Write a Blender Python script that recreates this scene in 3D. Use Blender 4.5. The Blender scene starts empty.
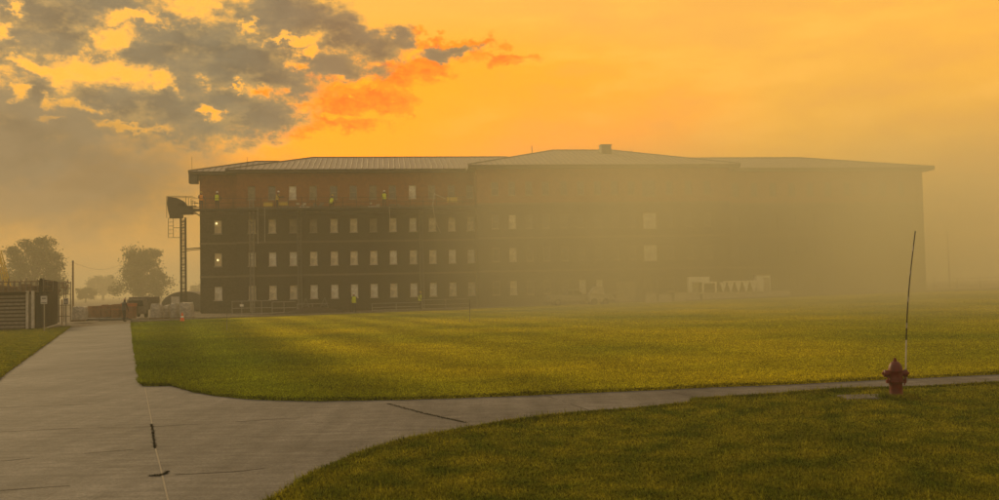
import bpy, bmesh, math, random
import numpy as np
DEN = True
from mathutils import Vector, Matrix
from mathutils.geometry import delaunay_2d_cdt
random.seed(7); rng = np.random.default_rng(11)
C = bpy.context.scene.collection
R = math.radians
# ------------------------------------------------------------------ camera
F = 960.0; PITCH = math.atan(38.5/F); ROLL = R(1.1); CAMZ = 2.1
cp, sp = math.cos(PITCH), math.sin(PITCH); cr, sr = math.cos(ROLL), math.sin(ROLL)
up0 = Vector((0, -sp, cp)); right0 = Vector((1, 0, 0)); fwd = Vector((0, cp, sp))
right = right0*cr - up0*sr; up = up0*cr + right0*sr
cam_d = bpy.data.cameras.new('camera'); cam = bpy.data.objects.new('camera', cam_d); C.objects.link(cam)
m = Matrix((right, up, -fwd)).transposed().to_4x4(); m.translation = (0, 0, CAMZ); cam.matrix_world = m
cam_d.sensor_width = 36; cam_d.lens = 36*F/999; cam_d.clip_end = 8000; cam_d.clip_start = 0.05
bpy.context.scene.camera = cam
CO = Vector((0, 0, CAMZ))
def ray(px, py): return fwd + (px-499.5)/F*right - (py-250)/F*up
def sst(t): t = min(1, max(0, t)); return t*t*(3-2*t)
def H(x, y): return 0.85*sst((x+5)/60)*sst((y-50)/45)
def gnd(px, py):                      # where a line of sight meets the ground
    d = ray(px, py); h = 0.0
    for _ in range(30):
        t = (h-CAMZ)/d.z if d.z < -1e-5 else 400; p = CO+d*t; h = 0.5*h+0.5*H(p.x, p.y)
    return Vector((p.x, p.y, H(p.x, p.y)))
def at(px, py, Y):                    # point at a given distance
    d = ray(px, py); return CO+d*(Y/d.y)
# ------------------------------------------------------------------ materials
def nt(name):
    mt = bpy.data.materials.new(name); mt.use_nodes = True; t = mt.node_tree; t.nodes.clear()
    return mt, t
def mat(name, col, rough=.8, var=.25, scale=3, col2=None, bump=0, bscale=40, metal=0, emit=None, estr=0, spec=.3):
    mt, t = nt(name); n = t.nodes; L = t.links
    out = n.new('ShaderNodeOutputMaterial'); p = n.new('ShaderNodeBsdfPrincipled'); L.new(p.outputs[0], out.inputs[0])
    p.inputs['Roughness'].default_value = rough; p.inputs['Metallic'].default_value = metal
    p.inputs['Specular IOR Level'].default_value = spec
    tc = n.new('ShaderNodeTexCoord'); nz = n.new('ShaderNodeTexNoise'); nz.inputs['Scale'].default_value = scale; nz.inputs['Detail'].default_value = 8
    nz.inputs['Roughness'].default_value = .65
    L.new(tc.outputs['Object'], nz.inputs['Vector'])
    mx = n.new('ShaderNodeMix'); mx.data_type = 'RGBA'
    c2 = col2 or [c*(1-var) for c in col]; c1 = col if col2 else [min(1, c*(1+var)) for c in col]
    mx.inputs[6].default_value = (*c1, 1); mx.inputs[7].default_value = (*c2, 1)
    rp = n.new('ShaderNodeMapRange'); rp.inputs[1].default_value = .35; rp.inputs[2].default_value = .65
    L.new(nz.outputs[0], rp.inputs[0]); L.new(rp.outputs[0], mx.inputs[0]); L.new(mx.outputs[2], p.inputs['Base Color'])
    if bump:
        b = n.new('ShaderNodeBump'); b.inputs['Strength'].default_value = bump; b.inputs['Distance'].default_value = .02
        z = n.new('ShaderNodeTexNoise'); z.inputs['Scale'].default_value = bscale; z.inputs['Detail'].default_value = 6
        L.new(tc.outputs['Object'], z.inputs['Vector']); L.new(z.outputs[0], b.inputs['Height']); L.new(b.outputs[0], p.inputs['Normal'])
    if emit:
        p.inputs['Emission Color'].default_value = (*emit, 1); p.inputs['Emission Strength'].default_value = estr
    return mt
M = {}
M['brick'] = mat('brick', (.32,.13,.05), .9, scale=2.5, col2=(.20,.075,.04), bump=.3, bscale=15)
M['membrane'] = mat('membrane', (.085,.076,.062), .85, scale=6, col2=(.018,.016,.014), bump=.5, bscale=8)
M['band'] = mat('band', (.17,.14,.10), .8, .2, 3)
M['fascia'] = mat('fascia', (.05,.045,.04), .5, .2, 2)
M['soffit'] = mat('soffit', (.10,.085,.07), .7, .2, 2)
M['roof'] = mat('roof', (.46,.38,.28), .75, .12, 1.2, spec=.1)
M['rib'] = mat('rib', (.09,.07,.05), .5, .1, 1)
M['winA'] = mat('win_pale', (.88,.83,.66), .6, .3, 2.2)  # pane pallor stands for sky light, put into the base colour
M['winB'] = mat('win_pale_mid', (.72,.65,.46), .5, .35, 2.2)  # less pale pane, sky light again held in the colour
M['winC'] = mat('win_dim', (.27,.24,.16), .4, .3, 2.5)
M['winD'] = mat('win_glass', (.07,.075,.07), .12, .3, 2, spec=.8)
M['winL'] = mat('win_room', (.52,.40,.22), .6, .2, 2, emit=(1,.72,.3), estr=.05)
M['lamp'] = mat('lamp_glow', (.9,.8,.5), .5, .05, 2, emit=(1,.8,.35), estr=1.6)
M['frame'] = mat('win_frame', (.30,.26,.20), .6, .15, 4)
M['framew'] = mat('win_frame_pale', (.62,.56,.44), .6, .15, 4)
M['steel'] = mat('steel', (.20,.19,.17), .5, .25, 5, metal=.5)
M['darksteel'] = mat('dark_steel', (.045,.042,.04), .6, .3, 5, metal=.2)
M['galv'] = mat('galvanised', (.30,.28,.24), .5, .2, 5, metal=.4)
M['yellow'] = mat('yellow_panel', (.62,.45,.06), .6, .2, 3)
M['hivis'] = mat('hivis', (.62,.72,.02), .7, .12, 6)
M['orange'] = mat('orange_vest', (.80,.28,.03), .7, .12, 6)
M['jeans'] = mat('dark_cloth', (.035,.035,.045), .9, .2, 9)
M['skin'] = mat('skin', (.40,.24,.16), .6, .1, 9)
M['shirt'] = mat('grey_shirt', (.10,.10,.10), .9, .2, 9)
M['white'] = mat('white_paint', (.92,.89,.80), .6, .12, 3)
M['offwhite'] = mat('off_white', (.52,.48,.40), .7, .2, 3)
M['wrap'] = mat('plastic_wrap', (.40,.37,.31), .35, .35, 5, bump=.8, bscale=6)
M['wood'] = mat('rough_wood', (.22,.15,.09), .9, .3, 6)
M['greyboard'] = mat('grey_board', (.17,.15,.12), .85, .3, 5, bump=.2)
M['darkboard'] = mat('dark_board', (.016,.013,.010), .85, .3, 4, bump=.2)
M['soil'] = mat('soil', (.115,.085,.055), .95, scale=.5, col2=(.07,.052,.035), bump=.8, bscale=5)
M['soildark'] = mat('soil_dark', (.05,.038,.025), .95, .3, 3, bump=.8, bscale=5)
M['tarp'] = mat('grey_tarp', (.10,.095,.09), .6, .2, 1, bump=.4, bscale=2)
M['rust'] = mat('rust_brick', (.30,.13,.06), .9, scale=3, col2=(.16,.09,.055))
M['orangep'] = mat('orange_plastic', (.85,.13,.02), .5, .15, 5)
M['orangetop'] = mat('orange_faded', (.42,.14,.05), .7, .3, 5)
M['black'] = mat('black_rubber', (.02,.02,.02), .8, .2, 5)
M['glass'] = mat('dark_glass', (.03,.035,.035), .08, .1, 2, spec=.8)
M['red'] = mat('hydrant_red', (.16,.010,.004), .5, scale=9, col2=(.085,.010,.005), bump=.15, bscale=60, spec=.5)
M['redchip'] = mat('hydrant_nut', (.16,.022,.014), .6, .3, 20)
M['rod'] = mat('rod_dark', (.025,.02,.018), .5, .2, 5)
M['rodw'] = mat('rod_pale', (.55,.50,.42), .5, .15, 5)
M['bark'] = mat('bark', (.07,.055,.04), .95, .3, 6, bump=.6)
M['joint'] = mat('joint_dark', (.045,.038,.030), .95, .3, 8)
M['caulk'] = mat('joint_caulk', (.27,.24,.18), .9, .15, 12)
M['kerb'] = mat('kerb_concrete', (.22,.20,.16), .9, .2, 3, bump=.2)
M['board'] = mat('sign_face', (.55,.53,.50), .45, .1, 6)
M['fieldm'] = mat('field_far', (.075,.07,.03), .95, .3, .05)
M['weed'] = mat('weed_dark', (.022,.022,.010), .9, .3, 20)

def leafmat(name, c1, c2, trans=.3, scale=.6, stripes=False, detail=3):
    mt, t = nt(name); n = t.nodes; L = t.links
    out = n.new('ShaderNodeOutputMaterial'); tc = n.new('ShaderNodeTexCoord')
    nz = n.new('ShaderNodeTexNoise'); nz.inputs['Scale'].default_value = scale; nz.inputs['Detail'].default_value = detail
    L.new(tc.outputs['Object'], nz.inputs['Vector'])
    fac = n.new('ShaderNodeMapRange'); fac.inputs[1].default_value = .34; fac.inputs[2].default_value = .66; L.new(nz.outputs[0], fac.inputs[0])
    col = n.new('ShaderNodeMix'); col.data_type = 'RGBA'; col.inputs[6].default_value = (*c1, 1); col.inputs[7].default_value = (*c2, 1)
    L.new(fac.outputs[0], col.inputs[0]); res = col.outputs[2]
    # fine blade to blade change
    n2 = n.new('ShaderNodeTexNoise'); n2.inputs['Scale'].default_value = 14; n2.inputs['Detail'].default_value = 5; n2.inputs['Roughness'].default_value = .75
    L.new(tc.outputs['Object'], n2.inputs['Vector'])
    m2 = n.new('ShaderNodeMapRange'); m2.inputs[1].default_value = .3; m2.inputs[2].default_value = .7; m2.inputs[3].default_value = .62; m2.inputs[4].default_value = 1.38
    L.new(n2.outputs[0], m2.inputs[0])
    sxx = n.new('ShaderNodeSeparateXYZ'); L.new(tc.outputs['Object'], sxx.inputs[0])
    def mul(a, b):
        v = n.new('ShaderNodeVectorMath'); v.operation = 'SCALE'; L.new(a, v.inputs[0]); L.new(b, v.inputs[3]); return v.outputs[0]
    res = mul(res, m2.outputs[0])
    n5 = n.new('ShaderNodeTexNoise'); n5.inputs['Scale'].default_value = 34 if 'blade' in name or 'lawn' in name else 5; n5.inputs['Detail'].default_value = 2; L.new(tc.outputs['Object'], n5.inputs['Vector'])
    m5 = n.new('ShaderNodeMapRange'); m5.inputs[1].default_value = .3; m5.inputs[2].default_value = .7; m5.inputs[3].default_value = .05; m5.inputs[4].default_value = 2.3; L.new(n5.outputs[0], m5.inputs[0]); res = mul(res, m5.outputs[0])
    n6 = n.new('ShaderNodeTexNoise'); n6.inputs['Scale'].default_value = 5.0; n6.inputs['Detail'].default_value = 6; n6.inputs['Roughness'].default_value = .7; L.new(tc.outputs['Object'], n6.inputs['Vector'])
    m6 = n.new('ShaderNodeMapRange'); m6.inputs[1].default_value = .35; m6.inputs[2].default_value = .65; m6.inputs[3].default_value = .78; m6.inputs[4].default_value = 1.25; L.new(n6.outputs[0], m6.inputs[0]); res = mul(res, m6.outputs[0])
    if stripes:          # mowing passes, parallel to the path
        mp = n.new('ShaderNodeMapping'); mp.inputs['Rotation'].default_value = (0, 0, -R(19.0)); L.new(tc.outputs['Object'], mp.inputs[0])
        wv = n.new('ShaderNodeTexWave'); wv.bands_direction = 'X'; wv.inputs['Scale'].default_value = .085; wv.inputs['Distortion'].default_value = .7
        wv.inputs['Detail'].default_value = 2; wv.inputs['Detail Scale'].default_value = .35
        L.new(mp.outputs[0], wv.inputs['Vector'])
        ms = n.new('ShaderNodeMapRange'); ms.inputs[3].default_value = .80; ms.inputs[4].default_value = 1.12; L.new(wv.outputs['Fac'], ms.inputs[0])
        mw = n.new('ShaderNodeMapRange'); mw.inputs[1].default_value = 12; mw.inputs[2].default_value = -8; mw.inputs[3].default_value = .12; L.new(sxx.outputs[0], mw.inputs[0]); mmx = n.new('ShaderNodeMix'); mmx.inputs[2].default_value = 1.0; L.new(mw.outputs[0], mmx.inputs[0]); L.new(ms.outputs[0], mmx.inputs[3])
        res = mul(res, mmx.outputs[0])
        # older mowing pass: darker greener turf nearer the wide path
        dt = n.new('ShaderNodeVectorMath'); dt.operation = 'DOT_PRODUCT'; L.new(tc.outputs['Object'], dt.inputs[0]); dt.inputs[1].default_value = (.946,.325,0)
        nq = n.new('ShaderNodeTexNoise'); nq.inputs['Scale'].default_value = .25; nq.inputs['Detail'].default_value = 5; L.new(tc.outputs['Object'], nq.inputs['Vector'])
        aq = n.new('ShaderNodeMath'); aq.operation = 'MULTIPLY_ADD'; L.new(nq.outputs[0], aq.inputs[0]); aq.inputs[1].default_value = 3.0; L.new(dt.outputs['Value'], aq.inputs[2])
        qm = n.new('ShaderNodeMapRange'); qm.interpolation_type = 'SMOOTHSTEP'; qm.inputs[1].default_value = 3.5; qm.inputs[2].default_value = 8.0; L.new(aq.outputs[0], qm.inputs[0])
        gm = n.new('ShaderNodeMix'); gm.data_type = 'RGBA'; gm.inputs[6].default_value = (.46,.60,.8,1); gm.inputs[7].default_value = (1,1,1,1); L.new(qm.outputs[0], gm.inputs[0])
        vm_ = n.new('ShaderNodeVectorMath'); vm_.operation = 'MULTIPLY'; L.new(res, vm_.inputs[0]); L.new(gm.outputs[2], vm_.inputs[1]); res = vm_.outputs[0]
        ma = n.new('ShaderNodeMapping'); ma.inputs['Scale'].default_value = (.45, 1.1, 1); L.new(tc.outputs['Object'], ma.inputs[0])
        n3 = n.new('ShaderNodeTexNoise'); n3.inputs['Scale'].default_value = 1.3; n3.inputs['Detail'].default_value = 5; L.new(ma.outputs[0], n3.inputs['Vector'])
        m3 = n.new('ShaderNodeMapRange'); m3.inputs[1].default_value = .35; m3.inputs[2].default_value = .65; m3.inputs[3].default_value = .87; m3.inputs[4].default_value = 1.13
        L.new(n3.outputs[0], m3.inputs[0]); res = mul(res, m3.outputs[0])
    d = n.new('ShaderNodeBsdfDiffuse'); tr = n.new('ShaderNodeBsdfTranslucent'); mx = n.new('ShaderNodeMixShader'); mx.inputs[0].default_value = trans
    L.new(res, d.inputs[0]); L.new(res, tr.inputs[0]); L.new(d.outputs[0], mx.inputs[1]); L.new(tr.outputs[0], mx.inputs[2]); L.new(mx.outputs[0], out.inputs[0])
    b = n.new('ShaderNodeBump'); b.inputs['Strength'].default_value = .5; b.inputs['Distance'].default_value = .03; L.new(n2.outputs[0], b.inputs['Height']); L.new(b.outputs[0], d.inputs['Normal'])
    return mt
MID1, MID2 = (.46,.39,.012), (.22,.235,.012)
NEAR1, NEAR2 = (.24,.22,.016), (.085,.11,.010)  # darker than the mid lawn; backlit contrast partly put into these colours
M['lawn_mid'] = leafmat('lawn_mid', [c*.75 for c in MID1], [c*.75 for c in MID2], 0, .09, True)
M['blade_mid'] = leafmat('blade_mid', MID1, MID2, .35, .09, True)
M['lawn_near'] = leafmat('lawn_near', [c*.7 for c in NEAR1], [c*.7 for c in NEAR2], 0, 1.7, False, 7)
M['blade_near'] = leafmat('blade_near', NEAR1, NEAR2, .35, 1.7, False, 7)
M['leaf'] = leafmat('leaf', (.060,.070,.022), (.035,.043,.014), .3, .5)

def concrete():
    mt, t = nt('concrete'); n = t.nodes; L = t.links
    out = n.new('ShaderNodeOutputMaterial'); p = n.new('ShaderNodeBsdfPrincipled'); L.new(p.outputs[0], out.inputs[0]); p.inputs['Roughness'].default_value = .85
    p.inputs['Specular IOR Level'].default_value = .25
    tc = n.new('ShaderNodeTexCoord')
    def noise(sc, det, stretch=None, ro=.6):
        z = n.new('ShaderNodeTexNoise'); z.inputs['Scale'].default_value = sc; z.inputs['Detail'].default_value = det; z.inputs['Roughness'].default_value = ro
        if stretch:
            mp = n.new('ShaderNodeMapping'); mp.inputs['Scale'].default_value = stretch; mp.inputs['Rotation'].default_value = (0, 0, R(-8)); L.new(tc.outputs['Object'], mp.inputs[0]); L.new(mp.outputs[0], z.inputs['Vector'])
        else: L.new(tc.outputs['Object'], z.inputs['Vector'])
        return z.outputs[0]
    def rng_(s, a, b, c, d):
        r = n.new('ShaderNodeMapRange'); 
        for i, v in enumerate((a, b, c, d)): r.inputs[i+1].default_value = v
        L.new(s, r.inputs[0]); return r.outputs[0]
    def mul(a, b):
        q = n.new('ShaderNodeMath'); q.operation = 'MULTIPLY'; L.new(a, q.inputs[0]); L.new(b, q.inputs[1]); return q.outputs[0]
    v = rng_(noise(.35, 5), .35, .65, .80, 1.2)
    v = mul(v, rng_(noise(1.2, 8, (1, 5, 1), .7), .35, .65, .72, 1.28))
    v = mul(v, rng_(noise(26, 4, None, .85), .35, .65, .62, 1.38))
    v = mul(v, rng_(noise(5, 7, None, .75), .35, .65, .78, 1.2))
    v = mul(v, rng_(noise(.9, 4, (3.2, .22, 1), .6), .35, .62, .84, 1.1))
    cx = n.new('ShaderNodeVectorMath'); cx.operation = 'SCALE'; cx.inputs[0].default_value = (.138,.130,.114); L.new(v, cx.inputs[3]); L.new(cx.outputs[0], p.inputs['Base Color'])
    b = n.new('ShaderNodeBump'); b.inputs['Strength'].default_value = .35; b.inputs['Distance'].default_value = .01; L.new(noise(45, 5), b.inputs['Height']); L.new(b.outputs[0], p.inputs['Normal'])
    return mt
M['concrete'] = concrete()
# ------------------------------------------------------------------ mesh helpers
def tag(o, label=None, cat=None, group=None, kind=None):
    if label: o['label'] = label
    if cat: o['category'] = cat
    if group: o['group'] = group
    if kind: o['kind'] = kind
    return o
def empty(name, loc, rz=0, label=None, cat=None, group=None):
    o = bpy.data.objects.new(name, None); C.objects.link(o); o.location = loc; o.rotation_euler = (0, 0, rz); return tag(o, label, cat, group)
class MB:
    def __init__(s): s.v = []; s.f = []
    def box(s, a, b):
        x0, x1 = sorted((a[0], b[0])); y0, y1 = sorted((a[1], b[1])); z0, z1 = sorted((a[2], b[2])); k = len(s.v)
        s.v += [(x0,y0,z0),(x1,y0,z0),(x1,y1,z0),(x0,y1,z0),(x0,y0,z1),(x1,y0,z1),(x1,y1,z1),(x0,y1,z1)]
        s.f += [(k,k+3,k+2,k+1),(k+4,k+5,k+6,k+7),(k,k+1,k+5,k+4),(k+1,k+2,k+6,k+5),(k+2,k+3,k+7,k+6),(k+3,k,k+4,k+7)]; return s
    def quad(s, *p): k = len(s.v); s.v += [tuple(q) for q in p]; s.f.append(tuple(range(k, k+len(p)))); return s
    def bar(s, a, b, r, n=4, r2=None):
        a = Vector(a); b = Vector(b); d = (b-a).normalized(); x = d.orthogonal().normalized(); y = d.cross(x); k = len(s.v)
        r2 = r if r2 is None else r2
        for p, q in ((a, r), (b, r2)):
            for i in range(n):
                t = 2*math.pi*(i+.5)/n; s.v.append(tuple(p+(x*math.cos(t)+y*math.sin(t))*q))
        for i in range(n): j = (i+1) % n; s.f.append((k+i, k+j, k+n+j, k+n+i))
        s.f.append(tuple(k+i for i in reversed(range(n)))); s.f.append(tuple(k+n+i for i in range(n))); return s
    def tube(s, pts, r, n=6):
        for a, b in zip(pts, pts[1:]): s.bar(a, b, r, n)
        return s
    def lathe(s, prof, c=(0,0,0), axis='z', n=24):       # prof: (radius, height)
        k = len(s.v); c = Vector(c)
        for r, h in prof:
            for i in range(n):
                t = 2*math.pi*i/n; u, w = r*math.cos(t), r*math.sin(t)
                q = {'z': (u, w, h), 'x': (h, u, w), 'y': (w, h, u)}[axis]; s.v.append(tuple(c+Vector(q)))
        for a in range(len(prof)-1):
            for i in range(n):
                j = (i+1) % n; s.f.append((k+a*n+i, k+a*n+j, k+(a+1)*n+j, k+(a+1)*n+i))
        s.f.append(tuple(k+i for i in reversed(range(n)))); e = k+(len(prof)-1)*n; s.f.append(tuple(e+i for i in range(n))); return s
    def prism(s, pts, a, b, plane='xz'):                 # outline pts in xz pulled along y from a to b
        k = len(s.v); n = len(pts)
        for q in (a, b):
            for (x, z) in pts: s.v.append((x, q, z) if plane == 'xz' else (q, x, z))
        s.f.append(tuple(k+i for i in range(n))); s.f.append(tuple(k+n+i for i in reversed(range(n))))
        for i in range(n): j = (i+1) % n; s.f.append((k+i, k+n+i, k+n+j, k+j))
        return s
    def build(s, name, mtl, parent=None, smooth=False, bev=0, loc=None):
        me = bpy.data.meshes.new(name); me.from_pydata(s.v, [], s.f); me.validate(); bm = bmesh.new(); bm.from_mesh(me)
        bmesh.ops.recalc_face_normals(bm, faces=bm.faces); bm.to_mesh(me); bm.free()
        me.materials.append(M[mtl] if isinstance(mtl, str) else mtl)
        if smooth:
            for p in me.polygons: p.use_smooth = True
        o = bpy.data.objects.new(name, me); C.objects.link(o)
        if parent: o.parent = parent
        if loc is not None: o.location = loc
        if bev:
            b = o.modifiers.new('b', 'BEVEL'); b.width = bev; b.segments = 2; b.limit_method = 'ANGLE'
        if smooth:
            es = o.modifiers.new('e', 'EDGE_SPLIT'); es.split_angle = R(40)
        return o
def copy_tree(o, parent=None):
    c = o.copy(); C.objects.link(c)
    if parent: c.parent = parent
    for ch in list(o.children): copy_tree(ch, c)
    return c
def npmesh(name, V, Fc, mtl, parent=None):               # quick mesh of triangles
    me = bpy.data.meshes.new(name); me.vertices.add(len(V)); me.vertices.foreach_set('co', V.astype(np.float32).ravel())
    nf = len(Fc); me.loops.add(nf*3); me.loops.foreach_set('vertex_index', Fc.astype(np.int32).ravel())
    me.polygons.add(nf); me.polygons.foreach_set('loop_start', np.arange(0, nf*3, 3, dtype=np.int32)); 
    me.update(calc_edges=True); me.materials.append(M[mtl]); o = bpy.data.objects.new(name, me); C.objects.link(o)
    if parent: o.parent = parent
    return o
# ------------------------------------------------------------------ ground
xs = [-1500,-600,-300,-160,-100,-70,-50,-35]+list(range(-20, 80, 5))+[90,120,180,300,600,1500]
ys = [-1500,-400,-100,-30,0,20,35]+list(range(45, 130, 5))+[150,200,300,600,1500]
b = MB(); b.v = [(x, y, H(x, y)-.10) for y in ys for x in xs]; nx = len(xs)
b.f = [(j*nx+i, j*nx+i+1, (j+1)*nx+i+1, (j+1)*nx+i) for j in range(len(ys)-1) for i in range(nx-1)]
tag(b.build('ground', 'soil'), kind='structure')
def ragged(pts, amp=.03, step=.22):
    out = []
    for a, c in zip(pts, pts[1:]):
        n_ = max(1, min(160, int((c-a).length/step))); d = (c-a).normalized(); s_ = Vector((-d.y, d.x, 0))
        out += [a.lerp(c, i/n_)+s_*(random.gauss(0, amp*.5)+amp*math.sin((a.x+i*step)*1.7+random.random())*.5) for i in range(n_)]
    return out+[pts[-1]]
def poly_sheet(name, pts, mtl, z, skirt=.1, cuts=None, mtl2='soildark'):
    bm = bmesh.new(); P2 = [Vector((p[0], p[1])) for p in pts]
    cv, _, cf, *_r = delaunay_2d_cdt(P2, [], [list(range(len(P2)))], 1, 1e-5)
    vs = [bm.verts.new((p.x, p.y, 0)) for p in cv]
    for t_ in cf: bm.faces.new([vs[i] for i in t_])
    if cuts:
        for ax, vals in cuts:
            for c in vals:
                co = [0,0,0]; co[ax] = c; no = [0,0,0]; no[ax] = 1
                bmesh.ops.bisect_plane(bm, geom=bm.verts[:]+bm.edges[:]+bm.faces[:], plane_co=co, plane_no=no)
    bm.normal_update()
    for q in bm.faces:
        if q.normal.z < 0: q.normal_flip()
    top = list(bm.faces)
    if skirt:
        edges = [e for e in bm.edges if e.is_boundary]
        r = bmesh.ops.extrude_edge_only(bm, edges=edges)
        low = {g for g in r['geom'] if isinstance(g, bmesh.types.BMVert)}
    else: low = set()
    for v in bm.verts: v.co.z = H(v.co.x, v.co.y)+z-(skirt if v in low else 0)
    me = bpy.data.meshes.new(name); 
    for q in bm.faces: q.material_index = 0 if q in set(top) else 0
    tops = {q.index for q in top}
    bm.to_mesh(me); bm.free(); me.materials.append(M[mtl])
    o = bpy.data.objects.new(name, me); C.objects.link(o); return tag(o, kind='structure')
G = lambda l: [gnd(*p) for p in l]
mid_front = G([(132,324),(133.5,335),(135.5,350),(138.5,366),(142,386),(150,386.3),(172,386),(181,389),(190,391.5),(215,396),(245,399),(275,400.5),(310,401.3),(350,401),(400,400),(460,398.2),(520,396),(610,392),(700,388),(780,385),(860,381),(999,374.5)])
mid_back = G([(132,323),(196,319.7),(330,315),(420,311.5),(500,308),(600,303.5),(700,301)])
e = (mid_front[-1]-mid_front[-3]).normalized(); mid_front = ragged(mid_front)
mid_pts = mid_front+[mid_front[-1]+e*40, Vector((75, 106, 0)), Vector((45, 105, 0))]+list(reversed(mid_back))
def GT(l, z=.075):     # edge read at the height of the blade tips
    out = []
    for q in l: d = ray(*q); p = CO+d*((z-CAMZ)/d.z); p.z = 0; out.append(p)
    return out
near_top = GT([(262,510),(272,500),(285,492),(300,483.5),(315,474.5),(330,466.5),(350,457.5),(370,450),(395,443),(420,437.5),(450,431.5),(480,426),(520,420),(560,415),(600,410.5),(640,407),(670,404.5),(697,402.5),(694,398.7),(725,397),(760,395),(860,388.7),(999,382.7)])
e2 = (near_top[-1]-near_top[-3]).normalized(); near_top = ragged(near_top)
near_pts = [Vector((near_top[0].x-1.2, 3.0, 0)), Vector((near_top[0].x-.7, 5.6, 0))]+near_top+[near_top[-1]+e2*30, Vector((45, 3, 0))]
L0, L1 = gnd(0, 378), gnd(70, 327.5); ld = (L1-L0).normalized()
left_pts = [L0-ld*18, L0-ld*6, L0, L0+(L1-L0)*.5, L1, gnd(50, 329.5), gnd(0, 331.5), Vector((-75, 62, 0)), Vector((-60, 5, 0))]
cuts = [(0, list(range(-5, 80, 6))), (1, list(range(50, 110, 6)))]
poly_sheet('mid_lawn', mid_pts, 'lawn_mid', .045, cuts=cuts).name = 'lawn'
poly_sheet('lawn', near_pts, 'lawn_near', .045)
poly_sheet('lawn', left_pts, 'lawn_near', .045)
R1 = gnd(132.3, 323); R0 = gnd(142, 386)
cpts = [L0-ld*30, L1, gnd(100, 325.6), R1+Vector((.6,0,0)), R0+Vector((1.5, 3, 0)), Vector((10, 27, 0)), Vector((50, 34, 0)), Vector((50, -8, 0)), Vector((0, -8, 0))]
poly_sheet('path', cpts, 'concrete', 0.0, skirt=.12)
# joints of the path slabs
def strip(pts, w, z=.004):
    b = MB()
    for a, c in zip(pts, pts[1:]):
        d = (c-a).normalized(); s_ = Vector((-d.y, d.x, 0))*w/2
        b.quad(*[(p.x, p.y, z) for p in (a-s_, c-s_, c+s_, a+s_)])
    return b
b = strip([gnd(145,388), gnd(152,424)], .020); b2 = strip([gnd(155.5,449), gnd(161,470), gnd(169,505), gnd(180, 560)], .020); k = len(b.v); b.v += b2.v; b.f += [tuple(i+k for i in f) for f in b2.f]
tag(b.build('path_joint', 'caulk'), kind='structure')
lines = [[(0,461.5),(60,456),(157,447.5)],[(0,491),(70,486)],[(0,432),(60,429),(152,427)],[(175,475),(240,471.5),(330,460)],[(388,404),(425,414),(466,423)],[(0,408),(144,402)],[(2,377),(140,372)],[(35,354.5),(136,351)],[(56,339),(134.5,337.5)],[(152,427),(300,418)],[(545,395.5),(590,411)],[(660,390),(700,398)],[(782,385.5),(810,391)]]
b = MB()
for l in lines:
    l = [gnd(*p) for p in l]; pts = []
    for a, c in zip(l, l[1:]):
        n_ = max(2, int((c-a).length/.25))
        pts += [a.lerp(c, i/n_)+Vector((random.uniform(-.008,.008), random.uniform(-.012,.012), 0)) for i in range(n_)]
    pts.append(l[-1])
    for a, c in zip(pts, pts[1:]):
        if random.random() < .8:
            q = strip([a, c], random.uniform(.012, .032), .003); k = len(b.v); b.v += q.v; b.f += [tuple(i+k for i in f) for f in q.f]
tag(b.build('path_crack', 'joint'), kind='structure')
# kerb behind the lawn
b = MB(); kp = mid_back+[Vector((45,105,0)), Vector((75,106,0))]
for a, c in zip(kp, kp[1:]):
    n_ = 8
    for i in range(n_):
        p, q = a.lerp(c, i/n_), a.lerp(c, (i+1)/n_); d = (q-p).normalized(); s_ = Vector((-d.y, d.x, 0))*.16
        z0, z1 = H(p.x, p.y), H(q.x, q.y)
        lo = [(p-s_, z0), (q-s_, z1), (q+s_, z1), (p+s_, z0)]
        b.quad(*[(v.x, v.y, z+.17) for v, z in lo]); b.quad((lo[0][0].x, lo[0][0].y, z0-.1), (lo[1][0].x, lo[1][0].y, z1-.1), (lo[1][0].x, lo[1][0].y, z1+.17), (lo[0][0].x, lo[0][0].y, z0+.17))
        b.quad((lo[3][0].x, lo[3][0].y, z0-.1), (lo[2][0].x, lo[2][0].y, z1-.1), (lo[2][0].x, lo[2][0].y, z1+.17), (lo[3][0].x, lo[3][0].y, z0+.17))
tag(b.build('kerb', 'kerb'), kind='structure')
# little slab in the grass beside the hydrant
pd = gnd(866, 400.5); b = MB().box((-.42,-.3,0), (.42,.3,.075))
o = b.build('access_cover', 'concrete', bev=.01); o.location = (pd.x, pd.y, .0); tag(o, 'small concrete cover slab sunk in the grass beside the red hydrant', 'slab')
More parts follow.
